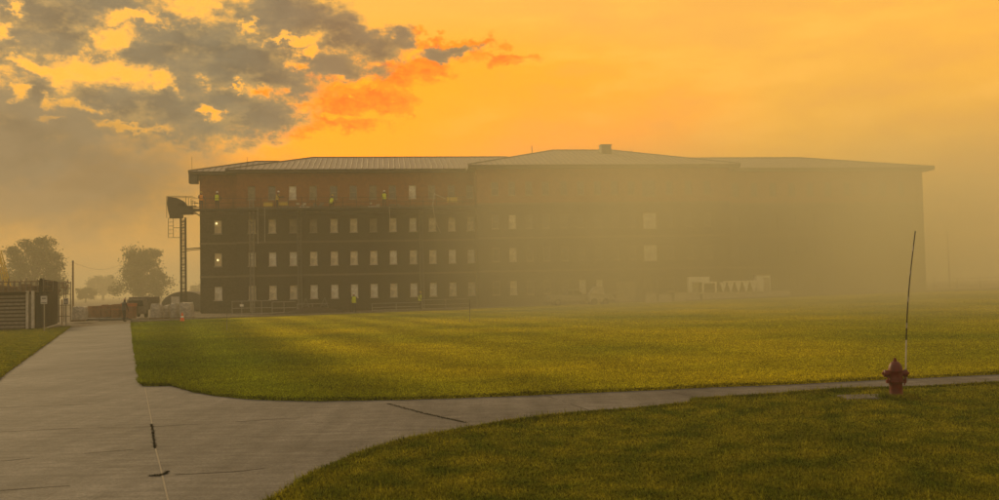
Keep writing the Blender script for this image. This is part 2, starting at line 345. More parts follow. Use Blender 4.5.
# ------------------------------------------------------------------ grass blades
def inpoly(px, py, poly):
    x = np.array([p[0] for p in poly]); y = np.array([p[1] for p in poly]); r = np.zeros(len(px), bool); j = len(x)-1
    for i in range(len(x)):
        c = ((y[i] > py) != (y[j] > py)) & (px < (x[j]-x[i])*(py-y[i])/(y[j]-y[i]+1e-12)+x[i]); r ^= c; j = i
    return r
def blades(name, poly, y0, y1, n, h, w, mtl, margin=2.5, edge=None):
    # denser near the camera: uniform in 1/y
    t = rng.random(n); Y = 1/(1/y0+(1/y1-1/y0)*t); half = Y*.53+margin; X = (rng.random(n)*2-1)*half
    if edge is not None:
        a = rng.random(edge); idx = rng.integers(0, len(poly)-1, edge)
        P = np.array([[p[0], p[1]] for p in poly]); X2 = P[idx,0]*(1-a)+P[idx+1,0]*a; Y2 = P[idx,1]*(1-a)+P[idx+1,1]*a
        X = np.concatenate([X, X2+rng.normal(0,.032,edge)]); Y = np.concatenate([Y, Y2+rng.normal(0,.02,edge)+.01])
        k = inpoly(X, Y, poly); k[n:] = (Y[n:] > y0*.9) & (Y[n:] < y1) & (np.abs(X[n:]) < Y[n:]*.53+margin)
    else: k = inpoly(X, Y, poly)
    X, Y = X[k], Y[k]; n = len(X)
    s = np.maximum(1, Y/y0)**.75
    hh = h*(.45+.9*rng.random(n))*(1+.35*np.sin(X*1.3+Y*.7)*np.sin(Y*1.1)); hh = hh*np.where(rng.random(n) < .05, 1.8, 1); ww = w*s*(.6+.8*rng.random(n)); a = rng.random(n)*math.pi*2
    lean = h*(rng.normal(0, .55, (n, 2)))
    Z = np.array([H(x, y) for x, y in zip(X, Y)])+.04 if y1 > 50 else np.full(n, .04)
    dx, dy = np.cos(a)*ww/2, np.sin(a)*ww/2
    V = np.empty((n, 3, 3)); V[:,0] = np.stack([X-dx, Y-dy, Z], 1); V[:,1] = np.stack([X+dx, Y+dy, Z], 1); V[:,2] = np.stack([X+lean[:,0], Y+lean[:,1], Z+hh], 1)
    return tag(npmesh(name, V.reshape(-1, 3), np.arange(n*3).reshape(-1, 3), mtl), kind='stuff')
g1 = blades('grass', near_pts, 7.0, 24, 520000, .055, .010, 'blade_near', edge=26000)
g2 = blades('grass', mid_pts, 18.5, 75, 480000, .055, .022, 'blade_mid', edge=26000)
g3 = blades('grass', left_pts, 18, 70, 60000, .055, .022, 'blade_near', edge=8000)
tag(g1, 'dark mown grass of the lawn in front of the hydrant path', 'grass'); tag(g2, 'bright yellow green mown grass of the wide lawn before the building', 'grass'); tag(g3, 'green grass of the lawn on the far side of the wide path', 'grass')
def weedline(pts, n, sp_, hgt, label):
    V = []; 
    for i in range(n):
        t = random.random()*(len(pts)-1); k_ = int(t); p = pts[k_].lerp(pts[min(k_+1, len(pts)-1)], t-k_)
        x, y = p.x+random.gauss(0, sp_), p.y+random.gauss(0, sp_); a = random.random()*6.28; w = .006
        V += [(x-w*math.cos(a), y-w*math.sin(a), .003), (x+w*math.cos(a), y+w*math.sin(a), .003), (x+random.gauss(0,.016), y+random.gauss(0,.016), hgt*random.uniform(.3,1))]
    return tag(npmesh('weeds', np.array(V), np.arange(len(V)).reshape(-1, 3), 'weed'), label, 'weeds', kind='stuff')
weedline([gnd(151.5,425), gnd(153.5,436), gnd(155,449)], 420, .010, .03, 'dark weeds growing along the pale lengthwise joint of the path')
weedline([gnd(149,476.5), gnd(160,476), gnd(166,474), gnd(168,472)], 300, .007, .025, 'short dark weeds across the joint at the near end of the path')
weedline([gnd(388,404), gnd(425,414), gnd(466,423)], 900, .02, .02, 'thin weeds in the slanting joint where the side path begins')
# ------------------------------------------------------------------ the building
A = at(198, 294, 108); A.z = 0; B = at(926.5, 294, 118.5); B.z = 0
ax = (B-A).normalized(); ang = math.atan2(ax.y, ax.x); bv = Vector((-ax.y, ax.x, 0)); LEN = (B-A).length
def uo(px, v=0, py=250):              # distance along the front for a picture column
    d = ray(px, py); p0 = A+bv*v; den = d.x*ax.y-d.y*ax.x
    t = (p0.x*ax.y-p0.y*ax.x)/den; return (Vector((d.x*t, d.y*t, 0))-p0).dot(ax)
def bp(u, v, z=0): p = A+ax*u+bv*v; return Vector((p.x, p.y, z))
bld = empty('barracks_building', A, ang, 'long four storey unfinished building with dark lower walls, brick top floor and metal roof', 'building')
U1, U2, U3, U4 = uo(237), uo(478, -3), uo(731, -3), LEN
# windows: (u, z, w, h, kind)
rows = [2.15, 5.95, 9.7, 13.5]; WW, WH = .84, 1.55
cols_left = [252, 272.5, 293.2, 313.7, 334.3, 354, 373.7, 393.3, 413.3, 432.8, 452.3, 471]
wins = {'end': [], 'left': [], 'mid': [], 'right': []}
for r_, z in enumerate(rows[:3]): wins['end'].append((uo(218, 1.4), z+(.05 if r_ else 0), WW*1.05, WH, 'ABL'[r_] if r_ == 0 else 'L'))
for i, c in enumerate(cols_left):
    for r_, z in enumerate(rows):
        kk = random.choice('AAB') if r_ < 2 else random.choice('BBC')
        if r_ == 3: kk = 'A' if i in (2, 8) else 'D' if i % 3 else 'C'
        if r_ == 2 and i == 8: kk = 'A'
        wins['left'].append((uo(c), z, WW, WH, kk))
for c in [496, 513, 530, 547, 565, 582, 599, 616, 633, 671, 690, 709]:
    for r_, z in enumerate(rows):
        kk = 'A' if (r_ == 0 and c in (582, 599)) else 'B' if c == 513 and r_ < 3 else 'D'
        wins['mid'].append((uo(c, -3), z, WW, WH, kk))
for r_ in (0, 1, 2, 3): wins['mid'].append((uo(650.5, -3), rows[r_]-.05, 1.6, 1.8, 'A' if r_ in (1, 2) else 'D'))
u = U3+1.9
while u < U4-1:
    for z in rows: wins['right'].append((u, z, WW, WH, 'C'))
    u += 2.36
BZ = -.3; SPL = 11.75; TOP = 15.75
def facade(bm, u0, u1, z0, z1, v, ops, depth=.22):      # wall with real openings
    ops = [(a-w/2, a+w/2, z-h/2, z+h/2) for a, z, w, h, _ in ops if z0 < z < z1 and u0 < a < u1]
    us = sorted({u0, u1, *[round(q, 4) for o_ in ops for q in o_[:2]]}); zs = sorted({z0, z1, *[round(q, 4) for o_ in ops for q in o_[2:]]})
    for a, b_ in zip(us, us[1:]):
        for c, d in zip(zs, zs[1:]):
            mu, mz = (a+b_)/2, (c+d)/2
            if any(o_[0] < mu < o_[1] and o_[2] < mz < o_[3] for o_ in ops): continue
            bm.quad((a, v, c), (b_, v, c), (b_, v, d), (a, v, d))
    for a, b_, c, d in ops:
        w_ = v+depth
        bm.quad((a,v,c),(a,w_,c),(a,w_,d),(a,v,d)); bm.quad((b_,v,c),(b_,w_,c),(b_,w_,d),(b_,v,d)); bm.quad((a,v,c),(b_,v,c),(b_,w_,c),(a,w_,c)); bm.quad((a,v,d),(b_,v,d),(b_,w_,d),(a,w_,d))
blocks = [('end', 0, U1, 1.4, 12.6), ('left', U1, U2, 0, 16), ('mid', U2, U3, -3, 17), ('right', U3, U4, 0, 16)]
for nm, u0, u1, v0, v1 in blocks:
    for part, z0, z1, mt in (('lower_wall', BZ, SPL, 'membrane'), ('upper_wall', SPL, TOP, 'brick')):
        b = MB(); facade(b, u0, u1, z0, z1, v0, wins[nm])
        b.quad((u0,v0,z0),(u0,v1,z0),(u0,v1,z1),(u0,v0,z1)); b.quad((u1,v0,z0),(u1,v1,z0),(u1,v1,z1),(u1,v0,z1)); b.quad((u0,v1,z0),(u1,v1,z0),(u1,v1,z1),(u0,v1,z1))
        b.build(part, mt, bld)
    for z in (4.05, 7.85, 11.75): MB().box((u0+(.003 if nm != 'end' else -.03), v0-.035, z-.11), (u1-.003, v0-.003, z+.11)).build('floor_band', 'band', bld)
kindmat = {'A': 'winA', 'B': 'winB', 'C': 'winC', 'D': 'winD', 'L': 'winL'}
fcache = {}
def window(u, z, w, h, kk, v):
    key = (round(w, 2), kk in 'AB')
    if key not in fcache:
        t_ = .07; b = MB(); b.box((-w/2,0,-h/2),(-w/2+t_,.06,h/2)).box((w/2-t_,0,-h/2),(w/2,.06,h/2)).box((-w/2+t_,0,h/2-t_),(w/2-t_,.06,h/2)).box((-w/2+t_,0,-h/2),(w/2-t_,.06,-h/2+t_))
        b.box((-w/2+t_,.005,-.02), (w/2-t_,.05,.02))
        if w > 1.3: b.box((-.03,.004,-h/2+t_), (.03,.052,h/2-t_))
        b.box((-w/2-.06, -.20, -h/2-.09), (w/2+.06, .0, -h/2-.004))
        fo = b.build('window', 'framew' if kk in 'AB' else 'frame'); b = MB().box((-w/2+.02,.062,-h/2+.02), (w/2-.02,.08,h/2-.02)); po = b.build('pane', 'winA')
        fcache[key] = (fo.data, po.data); bpy.data.objects.remove(fo); bpy.data.objects.remove(po)
    fd, pm = fcache[key]
    fo = bpy.data.objects.new('window', fd); C.objects.link(fo); fo.parent = bld; fo.location = (u, v+.13, z)
    po = bpy.data.objects.new('pane', pm); C.objects.link(po); po.parent = fo
    po.material_slots[0].link = 'OBJECT'; po.material_slots[0].material = M[kindmat[kk]]
    return fo
for nm, u0, u1, v0, v1 in blocks[:3]:
    for w_ in wins[nm]: window(*w_, v0)
for wu, wz in ((uo(216.7, 1.4), 10.15), (uo(217.8, 1.4), 5.95)):
    MB().lathe([(.02,-.12),(.09,-.08),(.12,0),(.09,.08),(.02,.12)], (wu, 1.4-.02, wz), n=10).build('work_light', 'lamp', bld, smooth=True)
b = MB()
for (u, z, w, h, kk) in wins['right']:
    b.box((u-w/2, .13, z-h/2), (u+w/2, .18, z+h/2)); b.box((u-w/2-.05, -.06, z-h/2-.1), (u+w/2+.05, .12, z-h/2-.004))
tag(b.build('window', 'winD', bld), kind='stuff')
# hip roofs with raised seams
def hip(u0, u1, v0, v1, ur0, ur1, ze, zr, label=None, ov=1.05, fas=.38):
    a0, a1, c0, c1 = u0-ov, u1+ov, v0-ov, v1+ov; vm = (c0+c1)/2; LH, RH = ur0 > a0+.5, ur1 < a1-.5
    if not LH: ur0 = a0
    if not RH: ur1 = a1
    P = [(a0,c0,ze),(a1,c0,ze),(a1,c1,ze),(a0,c1,ze)]; r0, r1 = (ur0,vm,zr), (ur1,vm,zr)
    b = MB(); b.quad(P[0],P[1],r1,r0); b.quad(P[2],P[3],r0,r1); b.quad(P[3],P[0],r0); b.quad(P[1],P[2],r1)
    b.quad(*[(x,y,ze-.02) for x,y,_ in reversed(P)])
    ro = b.build('roof', 'roof', bld)
    s = MB(); u = a0+.3; SR = .055
    while u < a1-.2:
        t = min(1, (u-a0)/(ur0-a0) if LH else 1, (a1-u)/(a1-ur1) if RH else 1); p = (u, c0+.02, ze+.03); q = (u, c0+(vm-c0)*t, ze+(zr-ze)*t+.03); s.bar(p, q, .05)
        p = (u, c1-.02, ze+.03); q = (u, c1-(c1-vm)*t, ze+(zr-ze)*t+.03); s.bar(p, q, .05); u += .62
    v = c0+.3
    while v < c1-.2:
        t = min((v-c0)/(vm-c0), (c1-v)/(c1-vm)); LH and s.bar((a0+.02, v, ze+.03), (a0+(ur0-a0)*t, v, ze+(zr-ze)*t+.03), .035); RH and s.bar((a1-.02, v, ze+.03), (a1-(a1-ur1)*t, v, ze+(zr-ze)*t+.03), .035); v += .62
    for a_, b_ in ((P[0], r0), (P[3], r0), (P[1], r1), (P[2], r1), (r0, r1)): s.bar(Vector(a_)+Vector((0,0,.04)), Vector(b_)+Vector((0,0,.04)), .09)
    tag(s.build('seams', 'rib', ro))
    f = MB(); f.box((a0,c0,ze-fas),(a1,c0+.06,ze-.003)).box((a0,c1-.06,ze-fas),(a1,c1,ze-.003)).box((a0,c0+.062,ze-fas),(a0+.06,c1-.062,ze-.003)).box((a1-.06,c0+.062,ze-fas),(a1,c1-.062,ze-.003))
    f.bar((a0,c0-.07,ze-.08),(a1,c0-.07,ze-.08),.075,6)
    f.build('fascia', 'fascia', ro)
    g = MB().box((a0+.065,c0+.065,ze-fas+.02),(a1-.065,c1-.065,ze-fas+.08)); g.build('soffit', 'soffit', ro)
    return ro
ZE = 16.05
hip(0, U1+3, 1.4, 12.6, 5.6, U1+9, ZE, ZE+1.95)
hip(U1, U2+4, 0, 16, U1+8.0, U2+16, ZE+.02, ZE+2.55)
hip(U2, U3, -3, 17, uo(555, 7), uo(614, 7), ZE+.06, ZE+3.25)
hip(U3-4, U4, 0, 16, U3-16, U4-12.2, ZE-.02, ZE+2.35)
MB().box((-1.02, .40, ZE-1.35), (-.12, 1.6, ZE-.40)).build('eave_return', 'fascia', bld)
cu = uo(607, 5); bx = MB().box((cu-.62, 4.0, ZE+1.6), (cu+.62, 5.2, ZE+3.45)).box((cu-.72, 3.9, ZE+3.46), (cu+.72, 5.3, ZE+3.58)); bx.build('roof_vent', 'fascia', bld)
b = MB()
for px in (534, 634): q = uo(px, 4); b.bar((q, 4, ZE+1.5), (q, 4, ZE+3.4 if px == 534 else ZE+2.9), .05, 6)
for px in (192.5, 248): q = uo(px, 3); b.bar((q, 3, ZE), (q, 3, ZE+2.0), .02, 5)
b.build('vent_pipe', 'fascia', bld)
# doorway and entrance canopy at ground floor of centre block
eu = uo(625, -3); MB().box((eu-1.1,-3.06,0),(eu-1.0,-3.003,2.5)).box((eu+1.0,-3.06,0),(eu+1.1,-3.003,2.5)).box((eu-1.1,-3.06,2.503),(eu+1.1,-3.003,2.62)).build('door_frame', 'frame', bld)
MB().box((eu-.99,-3.04,.15),(eu+.99,-3.004,2.49)).build('door', 'winC', bld)
# ------------------------------------------------------------------ people
def person(loc, face, vest, legs='jeans', hat='white', label='', pose='stand', arms=((.1,.25,-.5),(.1,.25,-.5)), group=None):
    o = empty('person', loc, face, label, 'person', group); o.scale = (1.15,1.15,1.08)
    crouch = pose == 'crouch'; hz = .55 if crouch else .93; lean = .28 if crouch else (.10 if pose == 'lean' else .03)
    walk = .18 if pose == 'walk' else .04
    V = [(0,0,hz),(0,-lean*.4,hz+.22),(0,-lean,hz+.47),(0,-lean-.02,hz+.57),(0,-lean-.04,hz+.66),(0,-lean-.05,hz+.76)]
    Rr = [(.155,.115),(.145,.11),(.16,.115),(.062,.06),(.085,.09),(.075,.085)]; E = [(0,1),(1,2),(2,3),(3,4),(4,5)]
    for sd, am in zip((-1, 1), arms):
        k = len(V); sh = (sd*.19, -lean, hz+.46); el = (sd*(.24+am[0]*.3), -lean-.05-am[1]*.2, hz+.19); ha = (sd*.24, -lean-.10-am[1], hz+.46+am[2])
        V += [sh, el, ha, (ha[0], ha[1]-.05, ha[2]-.07)]; Rr += [(.065,.06),(.045,.045),(.032,.032),(.038,.022)]; E += [(2,k),(k,k+1),(k+1,k+2),(k+2,k+3)]
        k = len(V); st = walk*sd
        if crouch: kn = (sd*.16, -.36, .50); an = (sd*.15, -.08, .09)
        else: kn = (sd*.11, -.04-st*.6, .49); an = (sd*.12, -st, .08)
        V += [(sd*.10, 0, hz-.06), kn, an, (an[0], an[1]-.16, .04)]; Rr += [(.09,.09),(.062,.065),(.045,.045),(.045,.035)]; E += [(0,k),(k,k+1),(k+1,k+2),(k+2,k+3)]
    me = bpy.data.meshes.new('body'); me.from_pydata(V, E, []); bo = bpy.data.objects.new('body', me); C.objects.link(bo); bo.parent = o
    sk = bo.modifiers.new('s', 'SKIN'); sk.use_smooth_shade = True
    for i, r_ in enumerate(Rr): me.skin_vertices[0].data[i].radius = r_
    me.skin_vertices[0].data[0].use_root = True
    bo.modifiers.new('u', 'SUBSURF').levels = 1; bo.modifiers['u'].render_levels = 2; me.materials.append(M[legs])
    # head with nose and ears over the collar, jacket, hat as clothing
    hd = MB().lathe([(.02,-.125),(.055,-.11),(.072,-.05),(.080,.01),(.078,.06),(.06,.10),(.02,.12)], (0,-lean-.05,hz+.70), n=12)
    hd.bar((0,-lean-.12,hz+.705),(0,-lean-.145,hz+.685),.012).box((-.09,-lean-.06,hz+.68),(-.075,-lean-.03,hz+.73)).box((.075,-lean-.06,hz+.68),(.09,-lean-.03,hz+.73))
    hd.build('face', 'skin', o, smooth=True)
    vs = MB(); n = 14; k0 = 0; prof = [(hz-.06,.20,.155,0),(hz+.06,.195,.15,.1),(hz+.22,.185,.145,.4),(hz+.38,.205,.15,.8),(hz+.48,.20,.13,1),(hz+.53,.10,.09,1.05)]
    for z, rx, ry, f_ in prof:
        for i in range(n): t = 2*math.pi*i/n; vs.v.append((rx*math.cos(t), -lean*f_+ry*math.sin(t), z))
    for a in range(len(prof)-1):
        for i in range(n): j = (i+1) % n; vs.f.append((a*n+i, a*n+j, (a+1)*n+j, (a+1)*n+i))
    vs.build('vest', vest, o, smooth=True)
    if hat: MB().lathe([(.135,.0),(.13,.015),(.105,.02),(.10,.07),(.07,.115),(.02,.13)], (0,-lean-.055,hz+.76), n=14).build('hard_hat', hat, o, smooth=True)
    return o
DK = 11.55; TOW = ang
def dk(px, v=-1.9): p = bp(uo(px, v), v, DK); return p
person(dk(201.3), TOW+.4, 'orange', label='worker in orange vest at the end of the high platform by the building corner', hat='yellow', arms=((.1,.3,-.2),(.1,.3,-.2)))
person(dk(217.2), TOW+2.9, 'hivis', label='worker in lime jacket and white hard hat on the platform near the building corner', arms=((.5,.2,-.45),(.5,.2,-.45)))
person(dk(277.5), TOW+1.5, 'yellow', label='worker leaning between two yellow crates on the high platform', pose='lean', arms=((.2,.45,-.2),(.2,.45,-.2)))
person(dk(331.2), TOW+2.6, 'hivis', label='crouching worker in lime vest further along the platform from the yellow panels', pose='crouch', hat='yellow')
person(dk(385), TOW+3.1, 'hivis', label='faint worker in lime vest standing farthest along the high platform', arms=((.1,.3,.1),(.1,.3,.1)))
pg = gnd(354, 312.5); person(pg, .3, 'hivis', label='worker in lime vest walking on the ground beside the thin black post', pose='walk')
pg = gnd(420, 309.5); person(pg, 1.2, 'hivis', label='faint worker in lime vest on the ground below the third climbing mast', pose='stand', hat='yellow')
pg = gnd(124, 322); person(pg, 2.5, 'shirt', label='dark clothed person standing at the far end of the wide path', hat=None, arms=((.05,.06,-.56),(.05,.10,-.52)))
# ------------------------------------------------------------------ climbing work platform
def lattice(b, x, y, z0, z1, w=.42, r=.03, step=.42):
    c = [(x-w/2,y-w/2),(x+w/2,y-w/2),(x+w/2,y+w/2),(x-w/2,y+w/2)]
    for q in c: b.bar((*q, z0), (*q, z1), r*1.5)
    z = z0; i = 0
    while z < z1-step*.5:
        for a in range(4):
            p, q = c[a], c[(a+1) % 4]; b.bar((*p, z), (*q, z), r)
            b.bar((*p, z), (*q, z+step), r*.6) if i % 2 else b.bar((*q, z), (*p, z+step), r*.6)
        z += step; i += 1
pf = empty('work_platform', A, ang, 'long steel mast climbing work platform with guard rails hung across the building front', 'platform')
ua, ub_ = uo(192.5, -2), uo(486, -2)
MB().box((ua, -2.6, DK-.22), (ub_, -1.2, DK-.01)).build('deck', 'darksteel', pf)
b = MB()
u = ua
while u < ub_-1:
    for v in (-2.55, -1.3):
        b.bar((u, v, DK-.15), (u+.75, v, DK-.75), .03); b.bar((u+.75, v, DK-.75), (u+1.5, v, DK-.15), .03)
    b.bar((u+.75, -2.55, DK-.75), (u+.75, -1.3, DK-.75), .025); u += 1.5
for v in (-2.55, -1.3): b.bar((ua+.7, v, DK-.75), (ub_-.7, v, DK-.75), .035)
b.build('truss', 'darksteel', pf)
b = MB(); u = ua
while u <= ub_:
    b.bar((u, -2.58, DK), (u, -2.58, DK+1.12), .03); u += 1.5
for z in (.15, .58, 1.1): b.bar((ua, -2.58, DK+z), (ub_, -2.58, DK+z), .022)
b.build('guard_rail', 'darksteel', pf)
for i, px in enumerate((252, 299.7, 421.7)):
    b = MB(); q = uo(px, -.75); lattice(b, q, -.75, 0, DK+(1.0 if i == 0 else -.2)); b.build('mast', 'steel' if i else 'galv', pf)
b = MB(); mq = uo(183.3, -1.6); lattice(b, mq, -1.6, 0, DK-.9, w=.5, r=.04, step=.34); b.build('mast', 'darksteel', pf)
b = MB(); b.bar((mq+.3,-1.5,7.15), (.3,1.35,7.4), .06).bar((mq+.3,-1.5,6.95), (.3,1.35,7.25), .04); b.build('wall_tie', 'darksteel', pf)
# drive unit and end cage
du0, du1 = uo(168.3, -2), uo(193, -2)
arc = [(du0, DK+1.35)]+[(du0+2.0*math.sin(t), DK+.25+1.1*math.cos(t)) for t in [i*math.pi/16 for i in range(1, 9)]]+[(du1, DK+.25), (du1, DK-.6), (du1-1.1, DK-.62), (du1-1.1, DK-1.0), (du0+.25, DK-1.0), (du0+.05, DK-.2), (du0-.05, DK+.6)]
MB().prism(arc, -2.3, -1.5).build('drive_unit', 'darksteel', pf)
MB().box((du0+1.15,-2.4,DK+.26),(du0+1.9,-1.5,DK+.62)).box((du0+1.3,-2.2,DK+.63),(du0+1.5,-1.9,DK+.78)).box((du0+1.62,-2.2,DK+.63),(du0+1.8,-1.9,DK+.75)).build('engine', 'black', pf)
b = MB()
for v in (-2.7, -1.25):
    b.bar((du0,v,DK+1.35),(ua+.2,v,DK+1.35),.028).bar((du0,v,DK-1.0),(du0,v,DK+1.35),.03).bar((du0+2.05,v,DK),(du0+2.05,v,DK+1.35),.028).bar((du1,v,DK+.75),(ua+.5,v,DK+.75),.028).bar((du1-.6,v,DK+.25),(ua+.6,v,DK+.25),.05).bar((du1-.2,v,DK-.45),(ua+.3,v,DK-.45),.06).bar((du1+.1,v,DK-.45),(du1+.1,v,DK+.95),.03)
b.build('cage_rail', 'darksteel', pf)
b = MB(); l0, l1 = uo(168.5,-2), uo(173.5,-2); zt, zb = DK-1, DK-3.15
for q in (l0, l1): b.bar((q,-2.0,zt),(q,-2.0,zb),.03)
for i in range(6): z = zt-(zt-zb)*i/5; b.bar((l0,-2.0,z),(l1,-2.0,z),.022)
for z in (zb, zb+1.1): b.bar((l1,-2.0,z),(mq,-1.9,z),.025)
b.build('ladder', 'darksteel', pf)
# things lying on the platform
for i, (x0, x1, z0, z1, lb) in enumerate(((264, 273, .25, .72, 'shorter yellow crate on the platform between the corner workers and the leaning worker'), (278.5, 288, .35, .75, 'longer yellow panel crate on the high platform on the far side of the leaning worker'))):
    p = bp(uo(x0,-1.7), -1.7, DK); w = uo(x1,-1.7)-uo(x0,-1.7); o = empty('panel_crate', p, ang, lb, 'crate', 'yellow crates on the platform')
    MB().box((0,0,z0),(w,.5,z1)).build('panel', 'yellow', o); MB().box((.05,.05,0),(.15,.45,z0-.003)).box((w-.15,.05,0),(w-.05,.45,z0-.003)).build('stand', 'wood', o)
look = ['grey bundle of blocks on the platform before the bright top window', 'pale sack heap on the platform beside the second mast', 'low pale block pile between the second mast and the crouching worker', 'reddish brick stack just past the crouching worker', 'low rusty brick pile between the crouching and farthest worker', 'pale lidded tub on the platform beside the farthest worker', 'small grey block pile past the farthest worker', 'rusty brick pile on the platform near the third mast']
for i, (px, mt) in enumerate(((292,'greyboard'),(302,'offwhite'),(318,'greyboard'),(342,'rust'),(356,'rust'),(373,'offwhite'),(395,'greyboard'),(411,'rust'))):
    p = bp(uo(px,-1.5), -1.5, DK); b = MB()
    for j in range(7):
        x = random.uniform(-.7,.5); z = random.choice((0,.2,.4 if j < 3 else 0)); b.box((x,-.2+random.uniform(0,.04),z),(x+random.uniform(.25,.45),.15+random.uniform(0,.04),z+.195))
    o = b.build('block_pile', mt); o.location = p; o.rotation_euler.z = ang; tag(o, look[i], 'block pile', 'loads on the platform')
# hoist cables / hoses hanging from the platform
for px, x2, z2, lb in ((390, 391, DK-1.9, 'pale hose hanging from the platform below the farthest worker'), (434, 441, DK-3.0, 'pale cable trailing down beside the third mast'), (265, 265, DK-3.8, 'pale hoist rope hanging below the yellow crates'), (258, 258, DK-4.0, 'second pale hoist rope hanging beside the first mast')):
    b = MB(); u0, u1 = uo(px,-2.7), uo(x2,-2.7); pts = [bp(u0+(u1-u0)*t*t, -2.7, DK-(DK-z2)*t)-A for t in [i/8 for i in range(9)]]
    b.tube(pts, .03, 5); o = b.build('hanging_cable', 'offwhite'); o.location = A; tag(o, lb, 'cable', 'cables below the platform')
p = bp(uo(433,-2), -2, DK); o = empty('jib_hoist', p, ang, 'small pale jib hoist arm standing on the platform past the third mast', 'hoist')
MB().bar((0,0,0),(.3,0,1.6),.06,6).build('post', 'offwhite', o); MB().bar((.25,0,1.5),(1.5,0,.9),.05,6).build('arm', 'offwhite', o)
p = bp(uo(453,-1.9), -1.9, DK); o = empty('panel_board', p, ang, 'faint yellow board standing on the foggy end of the platform', 'board'); MB().box((-.6,0,.55),(.6,.08,1.1)).build('face', 'yellow', o); MB().box((-.5,.09,0),(-.42,.15,1.0)).box((.42,.09,0),(.5,.15,1.0)).build('leg', 'wood', o)
# ------------------------------------------------------------------ ground before the building: rails, posts, mound
def rail_panel(x0, x1, yb0, yb1, h, label, mt='galv', sign=False):
    a, c = gnd(x0, yb0), gnd(x1, yb1); L_ = (c-a).length; o = empty('site_railing', a, math.atan2(c.y-a.y, c.x-a.x), label, 'railing', 'railings before the building')
    b = MB()
    for z in (.12, h*.5, h): b.bar((0,0,z),(L_,0,z),.035,6)
    b.build('rail', mt, o)
    for x in (0.02, L_*.5): MB().bar((x,0,0),(x,0,h+.04),.04,6).build('post', mt, o)
    if sign: MB().box((L_*.4,-.05,h*.62),(L_*.4+.35,-.04,h*.78)).build('notice', 'white', o)
rail_panel(232, 251.5, 315.5, 315, 1.35, 'grey tube railing with a small white notice below the corner window', sign=True)
rail_panel(252, 271.5, 315, 314.5, 1.35, 'grey tube railing at the foot of the first climbing mast')
rail_panel(272, 296, 314.3, 313.7, 1.2, 'grey tube railing just before the second climbing mast')
rail_panel(297, 328, 313.2, 312.2, .9, 'low grey railing past the second mast behind the dark mound')
rail_panel(372, 420, 311.5, 310, .8, 'low grey railing up to the third climbing mast')
rail_panel(422, 469, 310, 308.6, 1.05, 'grey railing between the third mast and the thin marker stake')
def mound(name, c, rx, ry, h, mt, label, cat, seed=0, rz=0):
    rr = random.Random(seed); b = MB(); N, K = 28, 9
    for k_ in range(K):
        f = k_/(K-1)
        for i in range(N):
            t = 2*math.pi*i/N; r_ = (1-f)*(1+.12*math.sin(3*t+seed)+.06*rr.uniform(-1,1)); b.v.append((rx*r_*math.cos(t), ry*r_*math.sin(t), h*(math.cos((1-f)*math.pi)*.5+.5)*(1+.08*rr.uniform(-1,1))-.05))
    for k_ in range(K-1):
        for i in range(N): j = (i+1) % N; b.f.append((k_*N+i, k_*N+j, (k_+1)*N+j, (k_+1)*N+i))
    o = b.build(name, mt, smooth=True); o.location = c; o.rotation_euler.z = rz; return tag(o, label, cat)
mound('soil_mound', gnd(313, 314.6), 5.0, 1.1, .72, 'soildark', 'long low mound of dark soil before the railings', 'mound', 1, ang)
mound('soil_mound', gnd(285, 315.6), 2.9, .6, .28, 'soildark', 'thin dark soil ridge tapering away from the long mound', 'mound', 4, ang)
mound('soil_mound', gnd(438, 311), 7, 1, .22, 'soil', 'flat brown soil ridge beneath the railing by the thin stake', 'mound', 3, ang)
def stake(px, y0, y1, r, mt, label, name='marker_stake'):
    g = gnd(px, y1); hh = at(px, y0, g.y).z-g.z; b = MB().bar((0,0,-.1),(0,0,hh),r,6).bar((0,0,hh*.72),(0,0,hh*.80),r*1.5,6); o = b.build(name, mt); o.location = g; return tag(o, label, 'post')
stake(227, 313, 331, .016, 'steel', 'thin grey marker stake on the lawn below the building corner')
stake(470, 299, 324, .018, 'steel', 'thin grey marker stake on the lawn where the fog begins')
stake(350.7, 293, 313.5, .07, 'darksteel', 'thin black post beside the walking worker before the dark wall', 'site_post')
for i, (px, y0, y1) in enumerate(((324, 298, 312),(305, 299, 313.5))): 
    g = gnd(px, y1); b = MB().bar((-.6,0,0),(.1,0,1.5),.04,6).bar((.1,0,1.5),(.6,0,.0),.04,6).bar((-.3,0,.7),(.35,0,.75),.03,6); o = b.build('trestle', 'steel'); o.location = g
    tag(o, ('steel trestle behind the crest of the dark mound', 'steel trestle leaning by the foot of the second mast')[i], 'trestle')
# pale low wall with site structures in the fog
def onwall(px0, px1, ytop, ybot, Y): 
    a = at(px0, ybot, Y); c = at(px1, ybot, Y); t = at(px0, ytop, Y); return a, c.x-a.x, t.z-a.z
WY = 104
a, w, h = onwall(675, 790, 293.5, 300.5, WY); o = MB().box((0,0,-.3),(w,.35,h)).box((-.05,-.05,h+.003),(w+.05,.40,h+.08)).build('low_wall', 'offwhite'); o.location = (a.x, a.y, a.z); tag(o, 'long low pale wall in the fog under the triangular frames', 'wall')
a, w, h = onwall(689, 710, 277, 293, WY+1.2); o = empty('panel_shelter', (a.x, a.y, H(a.x, a.y)), 0, 'tall white panel shelter at the near end of the low foggy wall', 'shelter'); hh = a.z+h-H(a.x,a.y)
MB().box((0,0,0),(.35,.9,hh)).build('side_panel', 'white', o); MB().box((.353,0,hh-.6),(w,.9,hh)).build('top_panel', 'white', o); MB().box((.36,.7,0),(1.2,.8,hh-.61)).build('back_panel', 'offwhite', o)
a, w, h = onwall(702.5, 717, 281.7, 293, WY+.6); o = empty('portal_frame', (a.x, a.y, H(a.x, a.y)), 0, 'square white portal frame beside the tall panel shelter', 'frame'); hh = a.z+h-H(a.x,a.y)
